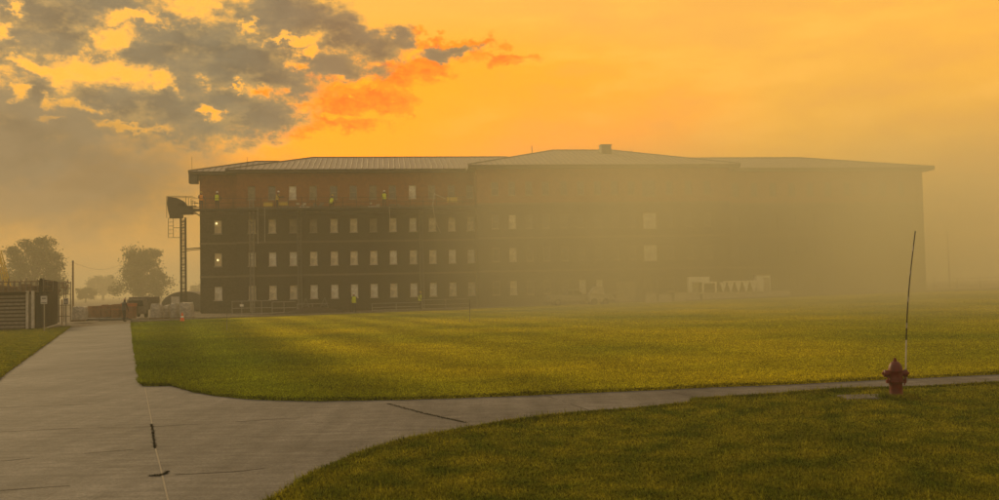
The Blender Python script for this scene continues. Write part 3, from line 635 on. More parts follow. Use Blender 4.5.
MB().box((0,0,0),(.18,.2,hh-.2)).box((w-.18,0,0),(w,.2,hh-.2)).build('post', 'white', o); MB().box((0,0,hh-.197),(w,.2,hh)).build('beam', 'white', o)
a, w, h = onwall(724, 766, 281, 294, WY+.6); z0 = H(a.x, a.y); hh = a.z+h-z0; o = empty('truss_stand', (a.x, a.y, z0), 0, 'white row of downward pointing triangular panels under a beam in the fog', 'stand')
MB().box((0,0,hh-.12),(w,.25,hh)).build('beam', 'white', o); lowz = a.z-z0
for i in range(6):
    x = w*i/5.5; MB().prism([(x-.42,hh-.124),(x+.30,hh-.124),(x-.03,lowz+.0)], .05, .15).build('triangle_panel', 'white', o)
a, w, h = onwall(757, 771, 275, 293, WY+1.6); z0 = H(a.x, a.y); hh = a.z+h-z0; o = empty('site_cabinet', (a.x, a.y, z0), 0, 'tall white cabinet at the far end of the triangular frames', 'cabinet')
MB().box((0,0,0),(w,1.2,hh-.1)).build('body', 'white', o); MB().box((-.05,-.05,hh-.097),(w+.05,1.25,hh)).build('lid', 'offwhite', o); MB().box((w*.5,-.02,.3),(w*.92,-.003,hh-.3)).build('door', 'offwhite', o)
for i, (x0, x1) in enumerate(((646, 657),(659, 672))):
    a, w, h = onwall(x0, x1, 294.5, 301, WY-2); o = MB().prism([(0,-.2),(w,-.2),(w*.97,h*.9),(w*.9,h),(w*.1,h),(w*.03,h*.9)], 0, .5).build('barrier_block', 'offwhite'); o.location = a
    tag(o, ('pale concrete barrier block standing farther from the low foggy wall', 'pale concrete barrier block next to the end of the low foggy wall')[i], 'barrier', 'barrier blocks in the fog')
stake(701.5, 294.5, 301.5, .09, 'darksteel', 'short dark bollard in front of the portal frame', 'bollard')
# vehicles in the fog
def pickup(loc, rz, label):
    o = empty('pickup_truck', loc, rz, label, 'truck')
    MB().prism([(-2.6,.45),(2.6,.45),(2.62,.85),(2.45,1.02),(1.3,1.12),(.75,1.7),(-.55,1.74),(-.8,1.15),(-2.58,1.15)], -.9, .9).build('body', 'galv', o, bev=.06)
    MB().prism([(.72,1.12),(1.15,1.14),(.68,1.62),(.1,1.64),(.1,1.12)], -.905, -.915).prism([(0,1.12),(0,1.64),(-.5,1.66),(-.6,1.12)], -.905, -.915).build('side_window', 'glass', o)
    for x in (-1.65, 1.65):
        for y in (-.93, .73):
            w_ = MB().lathe([(.36,0),(.38,.05),(.38,.17),(.36,.2)], (x,y,.38), 'y', 20).build('wheel', 'black', o); MB().lathe([(.2,-.01),(.2,.21)], (x,y,.38), 'y', 14).build('rim', 'galv', w_)
    for y in (-.75, .6): MB().box((2.59,y,.78),(2.64,y+.2,.92)).build('headlight', 'winB', o)
    return o
g = gnd(571, 305.5); pickup(g, ang+.05, 'faint pale pickup truck parked in the fog before the centre block')
g = gnd(599, 305); o = empty('skid_loader', g, ang, 'faint pale skid loader with raised bucket next to the pickup in the fog', 'loader')
MB().prism([(-1.1,.35),(1.0,.35),(1.0,.9),(.5,1.1),(.4,1.95),(-.5,1.95),(-1.1,1.2)], -.6, .6).build('body', 'offwhite', o, bev=.04)
MB().bar((-.9,-.75,1.3),(1.1,-.75,1.0),.07).bar((1.1,-.75,1.0),(1.6,-.75,.5),.07).bar((-.9,.75,1.3),(1.1,.75,1.0),.07).bar((1.1,.75,1.0),(1.6,.75,.5),.07).build('lift_arm', 'offwhite', o)
MB().prism([(1.55,.3),(2.2,.35),(1.7,.5),(1.6,1.0)], -.85, .85).build('bucket', 'steel', o)
for x in (-.65,.6):
    for y in (-.85,.62): MB().lathe([(.32,0),(.36,.04),(.36,.2),(.32,.24)], (x,y,.36), 'y', 16).build('wheel', 'black', o)
# far fence and lamp pole at the far side
b = MB(); p0 = gnd(934, 289.5)
o = empty('wire_fence', p0, .05, 'faint wire fence in the haze past the end of the building', 'fence')
for i in range(6): MB().bar((i*3.2,0,0),(i*3.2,0,1.5 if i % 2 else 1.7),.07,6).build('post', 'steel', o)
b = MB()
for z in (.5,1.0,1.45): b.bar((0,0,z),(16,0,z),.03)
b.build('wire', 'steel', o)
g = gnd(950, 288.5); hh = at(948.5, 232, g.y).z-g.z; o = empty('flag_pole', g, 0, 'tall thin faint pole in the haze past the end of the building', 'pole'); MB().bar((0,0,0),(-.1,0,hh),.10,8,.05).build('shaft', 'steel', o); MB().lathe([(.02,-.1),(.1,0),(.02,.1)], (-.1,0,hh), n=8).build('finial', 'steel', o)
# ------------------------------------------------------------------ yard on the far side of the path
# slatted shed
s0 = gnd(0, 329.5); SY = s0.y; ppm = F/SY
sx0 = at(-30, 300, SY).x; sx1 = at(25, 300, SY).x; sx2 = at(40, 300, SY).x; zt = at(12, 293, SY).z
o = empty('storage_shed', (sx0, SY, 0), 0, 'low grey shed of horizontal boards with a dark doorway at its end', 'shed')
b = MB(); W1 = sx1-sx0; nb = 9
b.box((0,.08,0),(W1,3.2,zt-.06))
b.build('wall', 'darkboard', o)
b = MB()
for i in range(nb): z = .08+i*(zt-.16)/nb; b.prism([(-.03,z),(.075,z+.02),(.078,z+(zt-.16)/nb-.10),(0.02,z+(zt-.16)/nb-.09)], 0.01, W1, 'yz')
b.build('cladding', 'greyboard', o)
MB().box((-.1,-.12,zt-.057),(W1+.1,3.3,zt+.04)).build('roof', 'darkboard', o)
for x in (W1+.05, W1+.42): MB().box((x,.0,0),(x+.16,.14,zt+.12)).build('door_post', 'offwhite', o)
MB().box((W1+.60,.25,0),(W1+1.0,.35,zt-.15)).build('door', 'black', o)
MB().box((W1+.22,.1,.05),(W1+.41,.16,zt-.1)).build('door_board', 'greyboard', o)
# pipe cage stored on the shed
q = empty('pipe_cage', (sx0, SY+.5, zt+.045), 0, 'rusty see-through pipe cage standing on the roof of the grey shed', 'cage')
b = MB(); W2 = sx2-sx0
for z in (.06, .38, .72): b.bar((.4,0,z),(W2,0,z),.03,6).bar((.4,1.4,z),(W2,1.4,z),.03,6)
b.build('rail', 'wood', q)
for i in range(12):
    x = .4+i*(W2-.4)/11; MB().bar((x,0,0),(x,0,.78+.08*(i % 3)),.035,6).bar((x,1.4,0),(x,1.4,.75),.035,6).build('post', 'greyboard', q)
b = MB()
for i in range(7): x = .6+i*(W2-1.3)/7; b.box((x,.3,.0),(x+.4,1.0,.25+.1*(i*7 % 4)))
q2 = b.build('timber_offcuts', 'wood', None); q2.location = (sx0, SY+.5, zt+.045); tag(q2, 'short timber offcuts lying inside the pipe cage on the shed roof', 'timber')
# dark hoarding
h0 = gnd(41.5, 328.5); h1 = at(57, 325, h0.y*1.17); h1.z = 0; hz = at(41, 279, h0.y).z; d = h1-h0; o = empty('dark_hoarding', h0, math.atan2(d.y, d.x), 'tall dark boarded hoarding running away beside the path', 'hoarding')
b = MB(); nb = 24; Lh = d.length
for i in range(nb): x = Lh*i/nb; b.box((x,-.03-.015*(i % 2),0),(x+Lh/nb-.015,.03,hz-.02*(i*5 % 3)))
b.build('boards', 'darkboard', o)
for i in range(5): MB().box((Lh*i/4.05,.035,0),(Lh*i/4.05+.12,.16,hz-.1)).build('post', 'darkboard', o)
MB().box((-.14,-.06,0),(-.01,.10,hz+.04)).build('end_post', 'darkboard', o)
# rack with bundles beyond the hoarding
g = gnd(59, 322.5); ztop = at(59, 278, g.y).z; o = empty('pipe_rack', g, 0, 'tall grey pipe rack with drooping bundles just beyond the dark hoarding', 'rack')
b = MB()
for x in (-.5,.0,.55): b.bar((x,0,0),(x+.03,0,ztop-.3),.04,6).bar((x,.9,0),(x,.9,ztop-.3),.04,6)
for z in (.5,1.4,2.3,ztop-.4): b.bar((-.55,0,z),(.6,0,z),.03).bar((-.5,.9,z),(.6,.9,z),.03).bar((-.5,0,z),(-.5,.9,z),.03).bar((.55,0,z),(.55,.9,z),.03)
b.build('frame', 'greyboard', o)
b = MB()
for i in range(16): x = random.uniform(-.55,.55); z = random.uniform(ztop-1.1, ztop-.2); b.bar((x,random.uniform(0,.9),z),(x+random.uniform(-.2,.2),random.uniform(0,.9),z+random.uniform(-.6,.25)),.06,5)
b.build('bundle', 'wood', o)
# two signs
def sign(px, y0, y1, yb, w, label, back=False):
    g = gnd(px, yb); z0, z1 = at(px, y1, g.y).z, at(px, y0, g.y).z; o = empty('sign_post', g, 0, label, 'sign', 'signs on posts by the path')
    MB().bar((0,0,0),(0,0,z1-.02),.035,8).build('post', 'galv', o); b = MB().box((-w/2,-.06,z0),(w/2,-.04,z1)); f = b.build('sign_plate', 'board', o, bev=.008)
    MB().box((-w/2+.04,-.067,z0+.05),(w/2-.04,-.062,z0+.09)).box((-w/2+.07,-.067,z1-.18),(w/2-.07,-.062,z1-.12)).build('sign_marks', 'shirt', f)
sign(44.3, 296, 304, 331.5, .40, 'pale square sign on a post before the dark hoarding'); sign(66.2, 298, 304.5, 325.5, .38, 'smaller pale sign on a post farther along the path edge')
g = gnd(62, 325); o = MB().bar((0,0,0),(0,0,1.9),.04,6).build('fence_stake', 'wood'); o.location = g; tag(o, 'plain wooden stake between the two signs', 'stake')
# yellow boom
g = Vector((at(12, 300, 80).x, 80, 0)); o = empty('boom_lift', g, 0, 'yellow boom lift rising behind the grey shed at the photo edge', 'boom lift')
tz = at(-2, 250, 80).z; tx = at(-2, 250, 80).x-g.x; b = MB().box((-.28,-.2,2.3),(.02,.2,2.6)); bz = at(8, 284, 80).z; bx_ = at(8, 284, 80).x-g.x
b = MB()
for dx in (0, .42):
    for dy in (0, .35): b.bar((bx_-.2+dx,dy,bz-.8),(tx-.2+dx*.6,dy,tz),.05)
for i in range(9):
    t = i/9; x0 = bx_-.2+(tx-bx_)*t; z_ = bz-.8+(tz-bz+.8)*t; b.bar((x0,0,z_),(x0+.42*(1-.4*t),0,z_+.18),.03).bar((x0,.35,z_),(x0+.42*(1-.4*t),.35,z_+.18),.03)
b.build('boom', 'yellow', o); MB().box((-2.2,-.8,.5),(.9,1.1,1.5)).build('chassis', 'yellow', o, bev=.05); MB().box((-1.2,-.5,1.503),(.4,.8,bz-.8)).build('turret', 'yellow', o, bev=.05)
for x in (-1.6,.3):
    for y in (-1.0,.9): MB().lathe([(.42,0),(.46,.05),(.46,.25),(.42,.3)], (x,y,.46), 'y', 18).build('wheel', 'black', o)
# stacks wrapped in plastic
def wrapped(px0, px1, y0, yb, label, seed, mt='wrap'):
    g = gnd((px0+px1)/2, yb); w = at(px1, 300, g.y).x-at(px0, 300, g.y).x; h = at(px0, y0, g.y).z; r_ = random.Random(seed); o = empty('wrapped_pallet', g, r_.uniform(-.1,.1), label, 'pallet', 'plastic wrapped pallets by the building corner')
    b = MB().box((-w/2,-.5,.10),(w/2,.5,.15))
    for y in (-.45,-.05,.35): b.box((-w/2,y,0),(w/2,y+.1,.098))
    b.build('pallet', 'wood', o)
    b = MB(); N = 18; K = 7
    for k_ in range(K):
        f = k_/(K-1)
        for i in range(N):
            t = 2*math.pi*i/N; e_ = 4; c_, s_ = math.cos(t), math.sin(t); rr = (abs(c_)**e_+abs(s_)**e_)**(-1/e_)*(1-.13*f**6)*(1+.03*r_.uniform(-1,1)); b.v.append((w*.49*rr*c_, .5*rr*s_, .153+(h-.153)*f*(1+(.06*r_.uniform(-1,1) if k_ else 0))))
    for k_ in range(K-1):
        for i in range(N): j = (i+1) % N; b.f.append((k_*N+i, k_*N+j, (k_+1)*N+j, (k_+1)*N+i))
    b.f.append(tuple((K-1)*N+i for i in range(N))); b.build('load', mt, o, smooth=True); return o
for i, (a0, a1, y0, yb, lb) in enumerate(((73,87,307,321.5,'grey wrapped pallet standing alone next to the thin sign'),(151.5,162,304.5,319.5,'grey wrapped pallet farthest from the traffic cone beside the truck'),(163.5,170,305.5,319,'narrow wrapped pallet second along from the truck'),(171.5,179.5,303.5,319,'wrapped pallet right behind the steel mast foot and cone'),(180.5,193.5,303,319,'widest grey wrapped pallet against the building corner'))): wrapped(a0, a1, y0, yb, lb, i)
# brick stacks in middle
for i, (x0, x1, y0, yb, mt, lb) in enumerate(((90,103,305,318.5,'rust','brown brick stack farthest from the dark clothed person'),(103.5,113,304.5,318.5,'rust','brown brick stack in the middle of the three'),(113.5,121,304,318.5,'rust','brown brick stack nearest the dark clothed person'))):
    g = gnd((x0+x1)/2, yb); w = at(x1,300,g.y).x-at(x0,300,g.y).x; h = at(x0,y0,g.y).z; o = empty('brick_stack', g, 0, lb, 'brick stack', 'brick stacks at the end of the path'); b = MB(); r_ = random.Random(i)
    nz_ = 7
    for k_ in range(nz_):
        for j in range(3): dx = w/3; b.box((-w/2+j*dx+.01, -.5+r_.uniform(-.04,.04), k_*h/nz_), (-w/2+(j+1)*dx-.01, .5, (k_+1)*h/nz_-.015-(r_.uniform(0,.1) if k_ == nz_-1 else 0)))
    b.build('bricks', mt, o); MB().box((-w/2-.02,-.54,h*.60),(w/2+.02,.53,h*.66)).build('strap', ('rust','wood','orangetop')[i], o)
g = gnd(129, 318.5); o = empty('brick_bin', g, 0, 'orange topped rusty bin behind the dark clothed person', 'bin'); MB().box((-.5,-.5,0),(.5,.5,1.1)).build('body', 'rust', o); MB().box((-.55,-.55,1.103),(.55,.55,1.4)).build('lid', 'orangetop', o)
b = MB()
for i in range(26):
    p = gnd(random.uniform(80,128), random.uniform(319,321.5)); a_ = random.uniform(-.4,.4); l_ = random.uniform(.3,.9); b.bar((p.x-l_*math.cos(a_),p.y-l_*math.sin(a_),.06+.1*random.random()),(p.x+l_*math.cos(a_),p.y+l_*math.sin(a_),.06+.14*random.random()),.055,5)
tag(b.build('scrap_debris', 'darksteel'), 'dark scrap pipes strewn over the ground beyond the path end', 'debris', kind='stuff')
# truck
g = gnd(141, 317.5); o = empty('site_truck', g, .15, 'grey box truck with square cab parked behind the wrapped pallets', 'truck'); 
MB().box((-.9,-1.0,.75),(.95,4.0,1.95)).build('cargo_box', 'greyboard', o, bev=.03); MB().prism([(-.85,.35),(.9,.35),(.9,1.15),(.78,1.75),(-.73,1.75),(-.85,1.15)], -2.3, -1.02).build('cab', 'greyboard', o, bev=.06)
MB().prism([(-.68,1.1),(.72,1.1),(.64,1.62),(-.6,1.62)], -2.33, -2.303).build('windscreen', 'glass', o)
for x in (-.9,.7):
    for y in (-1.7, 2.6): MB().lathe([(.34,0),(.38,.04),(.38,.2),(.34,.24)], (x,y,.38), 'x', 18).build('wheel', 'black', o)
g = gnd(154, 317); g.y += 6; zt_ = at(154, 297, g.y).z; o = empty('white_board', g, 0, 'upright white board standing behind the wrapped pallets', 'board'); MB().box((-.4,0,.25),(.45,.06,zt_)).build('face', 'offwhite', o); MB().box((-.38,.07,0),(-.3,.13,zt_-.1)).box((.33,.07,0),(.41,.13,zt_-.1)).build('leg', 'wood', o)
# tarp covered store
b = MB(); c0 = at(160, 300, 125); c1 = at(215, 300, 128); zt_ = at(180, 291.5, 125).z; N = 14; Wd = c1.x-c0.x
prof = [(0,0)]+[(Wd*(.5-.5*math.cos(t)), zt_*math.sin(t)**.8) for t in [math.pi*i/N for i in range(1, N)]]+[(Wd,0)]
b.prism(prof, 0, 9); o = b.build('tarp_store', 'tarp', smooth=True); o.location = (c0.x, 125, 0); tag(o, 'rounded dark tarp covered store behind the climbing mast foot', 'store')
# cone
g = gnd(182.3, 321.8); o = empty('traffic_cone', g, 0, 'orange traffic cone in front of the wrapped pallets', 'cone'); MB().lathe([(.17,.03),(.14,.2),(.09,.45),(.04,.68),(.03,.7)], n=18).build('cone_body', 'orangep', o, smooth=True); MB().box((-.22,-.22,0),(.22,.22,.028)).build('foot', 'orangep', o); MB().lathe([(.122,.33),(.105,.45)], n=18).build('reflective_band', 'white', o)
# utility pole with cable
g = gnd(73, 318); hh = at(73, 262, g.y).z; o = empty('utility_pole', g, 0, 'slender wooden utility pole beyond the two signs', 'pole'); MB().bar((0,0,0),(0,0,hh),.10,8,.08).build('shaft', 'wood', o); MB().lathe([(.09,-.02),(.10,.0),(.10,.1),(.02,.16)], (0,0,hh), n=8).build('pole_cap', 'steel', o)
b = MB(); e_ = at(125, 262.5, g.y+30)-g; b.tube([(e_.x*t, e_.y*t, hh-.05+(e_.z-hh+.05)*t-.8*math.sin(math.pi*t)) for t in [i/12 for i in range(13)]], .010, 4); b.build('cable', 'steel', o)
# ------------------------------------------------------------------ trees
def tree(loc, H_, W_, label, seed, shape='round', nl=9000, leaf=.34, group='trees beyond the yard', trunk_h=.22):
    r_ = np.random.default_rng(seed); rr = random.Random(seed); o = empty('broadleaf_tree', loc, 0, label, 'tree', group)
    b = MB(); b.bar((0,0,-.2),(.1,0,H_*trunk_h),W_*.035,8,W_*.028); tips = []
    b.bar((.1,0,H_*trunk_h),(0,.1,H_*.7),W_*.028,7,W_*.008)
    n = 30
    for i in range(n):
        f = (i+.5)/n; th = i*2.4+rr.uniform(-.4,.4); z = H_*(trunk_h+.08+(.93-trunk_h-.08)*f)
        if shape == 'round': w = W_*.5*math.sqrt(max(.05, 1-((f-.38)/.68)**2))
        else: w = W_*.5*(1-.55*f)*(1.0 if i % 3 else .72)*(1.08 if .35 < f < .6 else .95)
        q = rr.uniform(.5, .86); tip = Vector((w*q*math.cos(th), w*q*math.sin(th), z*rr.uniform(.96,1.03))); st = Vector((0,0,H_*trunk_h+(z-H_*trunk_h)*.45))
        b.bar(st, tip, W_*.012, 5, W_*.004); tips.append((tip, W_*rr.uniform(.09,.155)))
        if i % 2: t2 = tip+Vector((rr.uniform(-1,1),rr.uniform(-1,1),rr.uniform(-.5,.7)))*W_*.10; b.bar(st.lerp(tip,.6), t2, W_*.007, 4, W_*.003); tips.append((t2, W_*.075))
    b.build('trunk', 'bark', o, smooth=True)
    per = nl//len(tips); P = []
    for tp, rad in tips:
        q = r_.normal(0, 1, (per, 3)); q /= np.linalg.norm(q, axis=1)[:,None]; q *= (r_.random(per)**.6)[:,None]*rad*np.array([1.15,1.15,.8])*(1+.5*(r_.random(per) > .86))[:,None]; P.append(q+np.array(tp))
    P = np.concatenate(P); n = len(P); a = r_.normal(0, 1, (n,3)); a /= np.linalg.norm(a, axis=1)[:,None]; c = r_.normal(0,1,(n,3)); c -= (c*a).sum(1)[:,None]*a; c /= np.linalg.norm(c, axis=1)[:,None]
    s = leaf*(.6+.8*r_.random(n))[:,None]; V = np.stack([P-a*s*.5, P+c*s*.32, P+a*s*.5, P-c*s*.32], 1).reshape(-1,3); k = np.arange(n)*4
    npmesh('crown', V, np.concatenate([np.stack([k,k+1,k+2],1), np.stack([k,k+2,k+3],1)]), 'leaf', o); return o
def tr(px, Y, ytop, wpx, *a, **k):
    p = at(px, 300, Y); h = at(px, ytop, Y).z; tree((p.x, Y, 0), h, wpx*Y/F, *a, **k)
tr(33, 215, 238.5, 72, 'broad round crowned tree rising behind the grey shed', 3, 'round', 19000, .42, trunk_h=.10)
tr(142, 260, 247, 66, 'large irregular tree behind the truck and wrapped pallets', 8, 'cone', 17000, .5, trunk_h=.06)
tr(85.5, 330, 288, 22, 'small round tree beyond the slender utility pole', 5, 'round', 5000, .36)
tr(103, 480, 276, 40, 'very faint distant tree beyond the brick stacks', 9, 'round', 5000, .8)
tr(206, 420, 284, 34, 'faint tree half hidden by the building corner', 12, 'round', 5000, .5)
tr(-20, 260, 268, 60, 'faint distant tree at the photo edge behind the boom lift', 14, 'round', 5000, .6)
# ------------------------------------------------------------------ hydrant
g = gnd(896.5, 401.5); S = (at(896,358,g.y).z)/.80
hy = empty('fire_hydrant', g, R(-4), 'red fire hydrant with tall thin marker rod standing in grass by the side path', 'hydrant'); hy.scale = (S,S,S)
ht = [(.155,0),(.155,.03),(.125,.035),(.118,.05),(.115,.33),(.12,.35),(.15,.355),(.15,.378),(.128,.382),(.124,.40),(.124,.54),(.128,.552),(.135,.556),(.135,.575),(.128,.58)]
MB().lathe(ht, n=32).build('barrel', 'red', hy, smooth=True)
MB().lathe([(.128,.5805),(.125,.60),(.115,.65),(.095,.695),(.065,.725),(.04,.735),(.038,.745)], n=32).build('bonnet', 'red', hy, smooth=True)
MB().lathe([(.034,.7455),(.034,.765),(.026,.767),(.022,.80)], n=5).build('operating_nut', 'redchip', hy)
b = MB()
for i in range(8): t = i*math.pi/4+.2; b.bar((.138*math.cos(t),.138*math.sin(t),.345),(.138*math.cos(t),.138*math.sin(t),.392),.011,6).bar((.142*math.cos(t),.142*math.sin(t),.02),(.142*math.cos(t),.142*math.sin(t),.048),.012,6)
b.build('flange_bolts', 'redchip', hy)
for sd in (-1, 1):
    n_ = MB().lathe([(.058,sd*.09),(.058,sd*.155),(.068,sd*.157),(.068,sd*.205),(.058,sd*.212),(.03,sd*.214)], (0,0,.515), 'x', 20).build('hose_cap', 'red', hy, smooth=True)
    MB().lathe([(.026,sd*.2145),(.022,sd*.245)], (0,0,.515), 'x', 5).build('cap_nut', 'redchip', n_)
n_ = MB().lathe([(.075,.09),(.075,.15),(.090,.152),(.090,.20),(.078,.208),(.03,.21)], (0,0,.47), 'y', 24).build('pumper_cap', 'red', hy, smooth=True)
MB().lathe([(.028,.2105),(.024,.245)], (0,0,.47), 'y', 5).build('cap_nut', 'redchip', n_)
for sd in (-1, 1):
    b = MB(); pts = [(sd*(.16-.03*math.sin(math.pi*t)), -.05-.03*t, .46-.15*math.sin(math.pi*t)-.02*t) for t in [i/8 for i in range(9)]]; b.tube(pts, .010, 5)
    b.box((sd*.125,-.05,.34),(sd*.175,.02,.405)); b.build('chain', 'redchip', hy)
MB().box((.155,-.03,.36),(.205,.02,.44)).box((.165,-.025,.44),(.195,.015,.60)).build('rod_bracket', 'galv', hy)
o_r = Vector((.18, -.005, .42)); top = at(915.3, 231, g.y); tl = (Matrix.Rotation(R(4), 3, 'Z') @ (top-g))/S
for nm, t0, t1, mt in (('rod_base', 0, .26, 'rodw'), ('marker_rod', .2601, 1, 'rod')):
    b = MB(); K = 14
    for i in range(K):
        a_, c_ = t0+(t1-t0)*i/K, t0+(t1-t0)*(i+1)/K
        f = lambda t: o_r.lerp(tl, t)+Vector((-.05*math.sin(math.pi*t), 0, 0))
        b.bar(f(a_), f(c_), .0135-.004*a_, 7)
    b.build(nm, mt, hy)
b = MB()
for t in (.34,.52,.70,.86):
    f = lambda t: o_r.lerp(tl, t)+Vector((-.05*math.sin(math.pi*t), 0, 0)); b.bar(f(t), f(t+.035), .0142, 7)
b.build('reflective_bands', 'galv', hy)
# taller grass and one weed at the hydrant foot
V = []
for i in range(2600):
    t = random.random()*6.28; r_ = .16*S+abs(random.gauss(0,.09)); x = g.x+r_*math.cos(t)+random.gauss(0,.03); y = g.y+r_*math.sin(t); a_ = random.random()*6.28; w = .006
    V += [(x-w*math.cos(a_),y-w*math.sin(a_),.04),(x+w*math.cos(a_),y+w*math.sin(a_),.04),(x+random.gauss(0,.03),y+random.gauss(0,.03),.04+random.uniform(.05,.13))]
wp = gnd(911, 400.5)
for i in range(26):
    x, y = wp.x+random.gauss(0,.03), wp.y+random.gauss(0,.03); V += [(x-.008,y,.04),(x+.008,y,.04),(x+random.uniform(0,.22),y+random.gauss(0,.04),.10+random.uniform(.02,.20))]
tag(npmesh('weeds', np.array(V), np.arange(len(V)).reshape(-1,3), 'blade_near'), 'longer grass tufts left uncut round the foot of the red hydrant', 'weeds', kind='stuff')
# ------------------------------------------------------------------ sky and light
SUN_AZ, SUN_EL = R(-36), R(20)
w = bpy.data.worlds.new('World'); bpy.context.scene.world = w; w.use_nodes = True; t = w.node_tree; n = t.nodes; L = t.links; n.clear()
def lin(*c): return tuple((v/255/12.92 if v/255 <= .04045 else ((v/255+.055)/1.055)**2.4) for v in c)
def sky_ae(px, py): d = ray(px, py).normalized(); return math.degrees(math.atan2(d.x, d.y)), math.degrees(math.asin(d.z))
tc = n.new('ShaderNodeTexCoord'); sx = n.new('ShaderNodeSeparateXYZ'); L.new(tc.outputs['Generated'], sx.inputs[0])
def mth(op, a, b=None, c=None, clamp=False):
    m_ = n.new('ShaderNodeMath'); m_.operation = op; m_.use_clamp = clamp
    for i, v in enumerate((a, b, c)):
        if v is None: continue
        if isinstance(v, (int, float)): m_.inputs[i].default_value = v
        else: L.new(v, m_.inputs[i])
    return m_.outputs[0]
az = mth('MULTIPLY', mth('ARCTAN2', sx.outputs[0], sx.outputs[1]), 57.29578); el = mth('MULTIPLY', mth('ARCSINE', sx.outputs[2]), 57.29578)
cb = n.new('ShaderNodeCombineXYZ'); L.new(az, cb.inputs[0]); L.new(el, cb.inputs[1])
def noise(sc, det, ro=.55, str_=(1,1,1), off=(0,0,0)):
    mp = n.new('ShaderNodeMapping'); mp.inputs['Scale'].default_value = str_; mp.inputs['Location'].default_value = off; L.new(tc.outputs['Generated'], mp.inputs[0])
    z = n.new('ShaderNodeTexNoise'); z.inputs['Scale'].default_value = sc; z.inputs['Detail'].default_value = det; z.inputs['Roughness'].default_value = ro; L.new(mp.outputs[0], z.inputs['Vector']); return z
wn = noise(22, 8, .66, (1,1,1.5)); wc = n.new('ShaderNodeVectorMath'); wc.operation = 'SUBTRACT'; L.new(wn.outputs['Color'], wc.inputs[0]); wc.inputs[1].default_value = (.5,.5,.5)
ws = n.new('ShaderNodeVectorMath'); ws.operation = 'MULTIPLY'; L.new(wc.outputs[0], ws.inputs[0]); ws.inputs[1].default_value = (6.5, 3.6, 0)
P_ = n.new('ShaderNodeVectorMath'); P_.operation = 'ADD'; L.new(cb.outputs[0], P_.inputs[0]); L.new(ws.outputs[0], P_.inputs[1])
def ell(px, py, rx, ry, src=None):
    a_, e_ = sky_ae(px, py); k1, k2 = 1/(rx/F*57.3), 1/(ry/F*57.3)
    v = n.new('ShaderNodeVectorMath'); v.operation = 'MULTIPLY_ADD'; L.new(src or P_.outputs[0], v.inputs[0]); v.inputs[1].default_value = (k1,k2,0); v.inputs[2].default_value = (-a_*k1,-e_*k2,0)
    q = n.new('ShaderNodeVectorMath'); q.operation = 'LENGTH'; L.new(v.outputs[0], q.inputs[0]); return q.outputs['Value']
def union(l, src=None):
    r_ = None
    for e_ in l:
        d = ell(*e_, src=src); r_ = d if r_ is None else mth('SMOOTH_MIN', r_, d, .12)
    return r_
def smap(v, a, b_, c=0, d=1):
    r_ = n.new('ShaderNodeMapRange'); r_.interpolation_type = 'SMOOTHSTEP'; r_.inputs[1].default_value = a; r_.inputs[2].default_value = b_; r_.inputs[3].default_value = c; r_.inputs[4].default_value = d; L.new(v, r_.inputs[0]); return r_.outputs[0]
def mixc(f, a, b_):
    m_ = n.new('ShaderNodeMix'); m_.data_type = 'RGBA'
    if isinstance(f, (int,float)): m_.inputs[0].default_value = f
    else: L.new(f, m_.inputs[0])
    for i, v in ((6,a),(7,b_)):
        if isinstance(v, tuple): m_.inputs[i].default_value = (*v, 1)
        else: L.new(v, m_.inputs[i])
    return m_.outputs[2]
# clear sky colours
clear = mixc(smap(el, -2, 7), (.72,.40,.13), (1.25,.55,.03)); clear = mixc(smap(el, 7, 18), clear, (1.15,.55,.08))
glow = mth('SUBTRACT', 1, ell(465, 135, 330, 130, cb.outputs[0])); clear = mixc(smap(glow, 0, .6), clear, (1.75,.50,0))
lowr = ell(1080, 230, 300, 130, cb.outputs[0]); clear = mixc(smap(lowr, 1.0, .2, 0, .85), clear, (.72,.40,.13))
zen = mixc(smap(el, 16, 38), clear, (.44,.38,.30))
back = mixc(smap(mth('ABSOLUTE', az), 35, 95), zen, mixc(smap(el, 0, 40), (.55,.42,.27), (.42,.37,.31)))
# clouds
cl = union([(45,10,110,26),(60,42,45,20),(15,62,28,16),(170,45,55,22),(235,60,75,34),(290,14,60,22),(345,40,34,17),(378,45,26,15),(330,65,46,12),(35,97,38,16),(115,108,60,22),(200,112,75,30),(262,118,38,16),(270,80,34,20),(15,130,70,40),(448,50,25,7)])
gp = union([(112,40,20,14),(95,66,34,11),(10,12,13,5),(10,42,13,9),(195,8,32,10),(245,25,7,7),(165,80,20,10),(140,20,30,6),(215,112,14,5),(310,52,24,6),(120,125,30,4),(85,108,14,6),(50,68,32,6),(6,90,10,6),(56,104,9,7),(285,42,28,4),(300,68,14,7),(228,86,4,6),(268,96,15,5),(50,123,12,3)])
nf = noise(30, 9, .68, (1,1,1.7)).outputs[0]; nf2 = noise(16, 6, .6, (1,1,2.2), (3,1,2)).outputs[0]
nf3 = noise(75, 5, .7, (1,1,1.5), (5,2,7)).outputs[0]
nn = mth('ADD', mth('MULTIPLY', mth('SUBTRACT', nf, .5), 3.4), mth('MULTIPLY', mth('SUBTRACT', nf2, .5), 1.4))
fld = mth('ADD', mth('MINIMUM', mth('SUBTRACT', 1.12, cl), mth('MULTIPLY', mth('SUBTRACT', gp, .85), .75)), mth('MULTIPLY', nn, .55))
fld = mth('ADD', fld, mth('MULTIPLY', mth('SUBTRACT', nf3, .5), .5)); cm = smap(fld, -.36, .38); core = smap(mth('ADD', fld, mth('MULTIPLY', mth('SUBTRACT', nf, .5), 1.6)), .0, 1.0)
left = smap(az, -8.5, -15)
ccol = mixc(core, (.46,.30,.12), (.135,.118,.085)); vary = smap(nf2, .35, .65); ccol = mixc(mth('MULTIPLY', vary, .7), ccol, (.24,.20,.13))
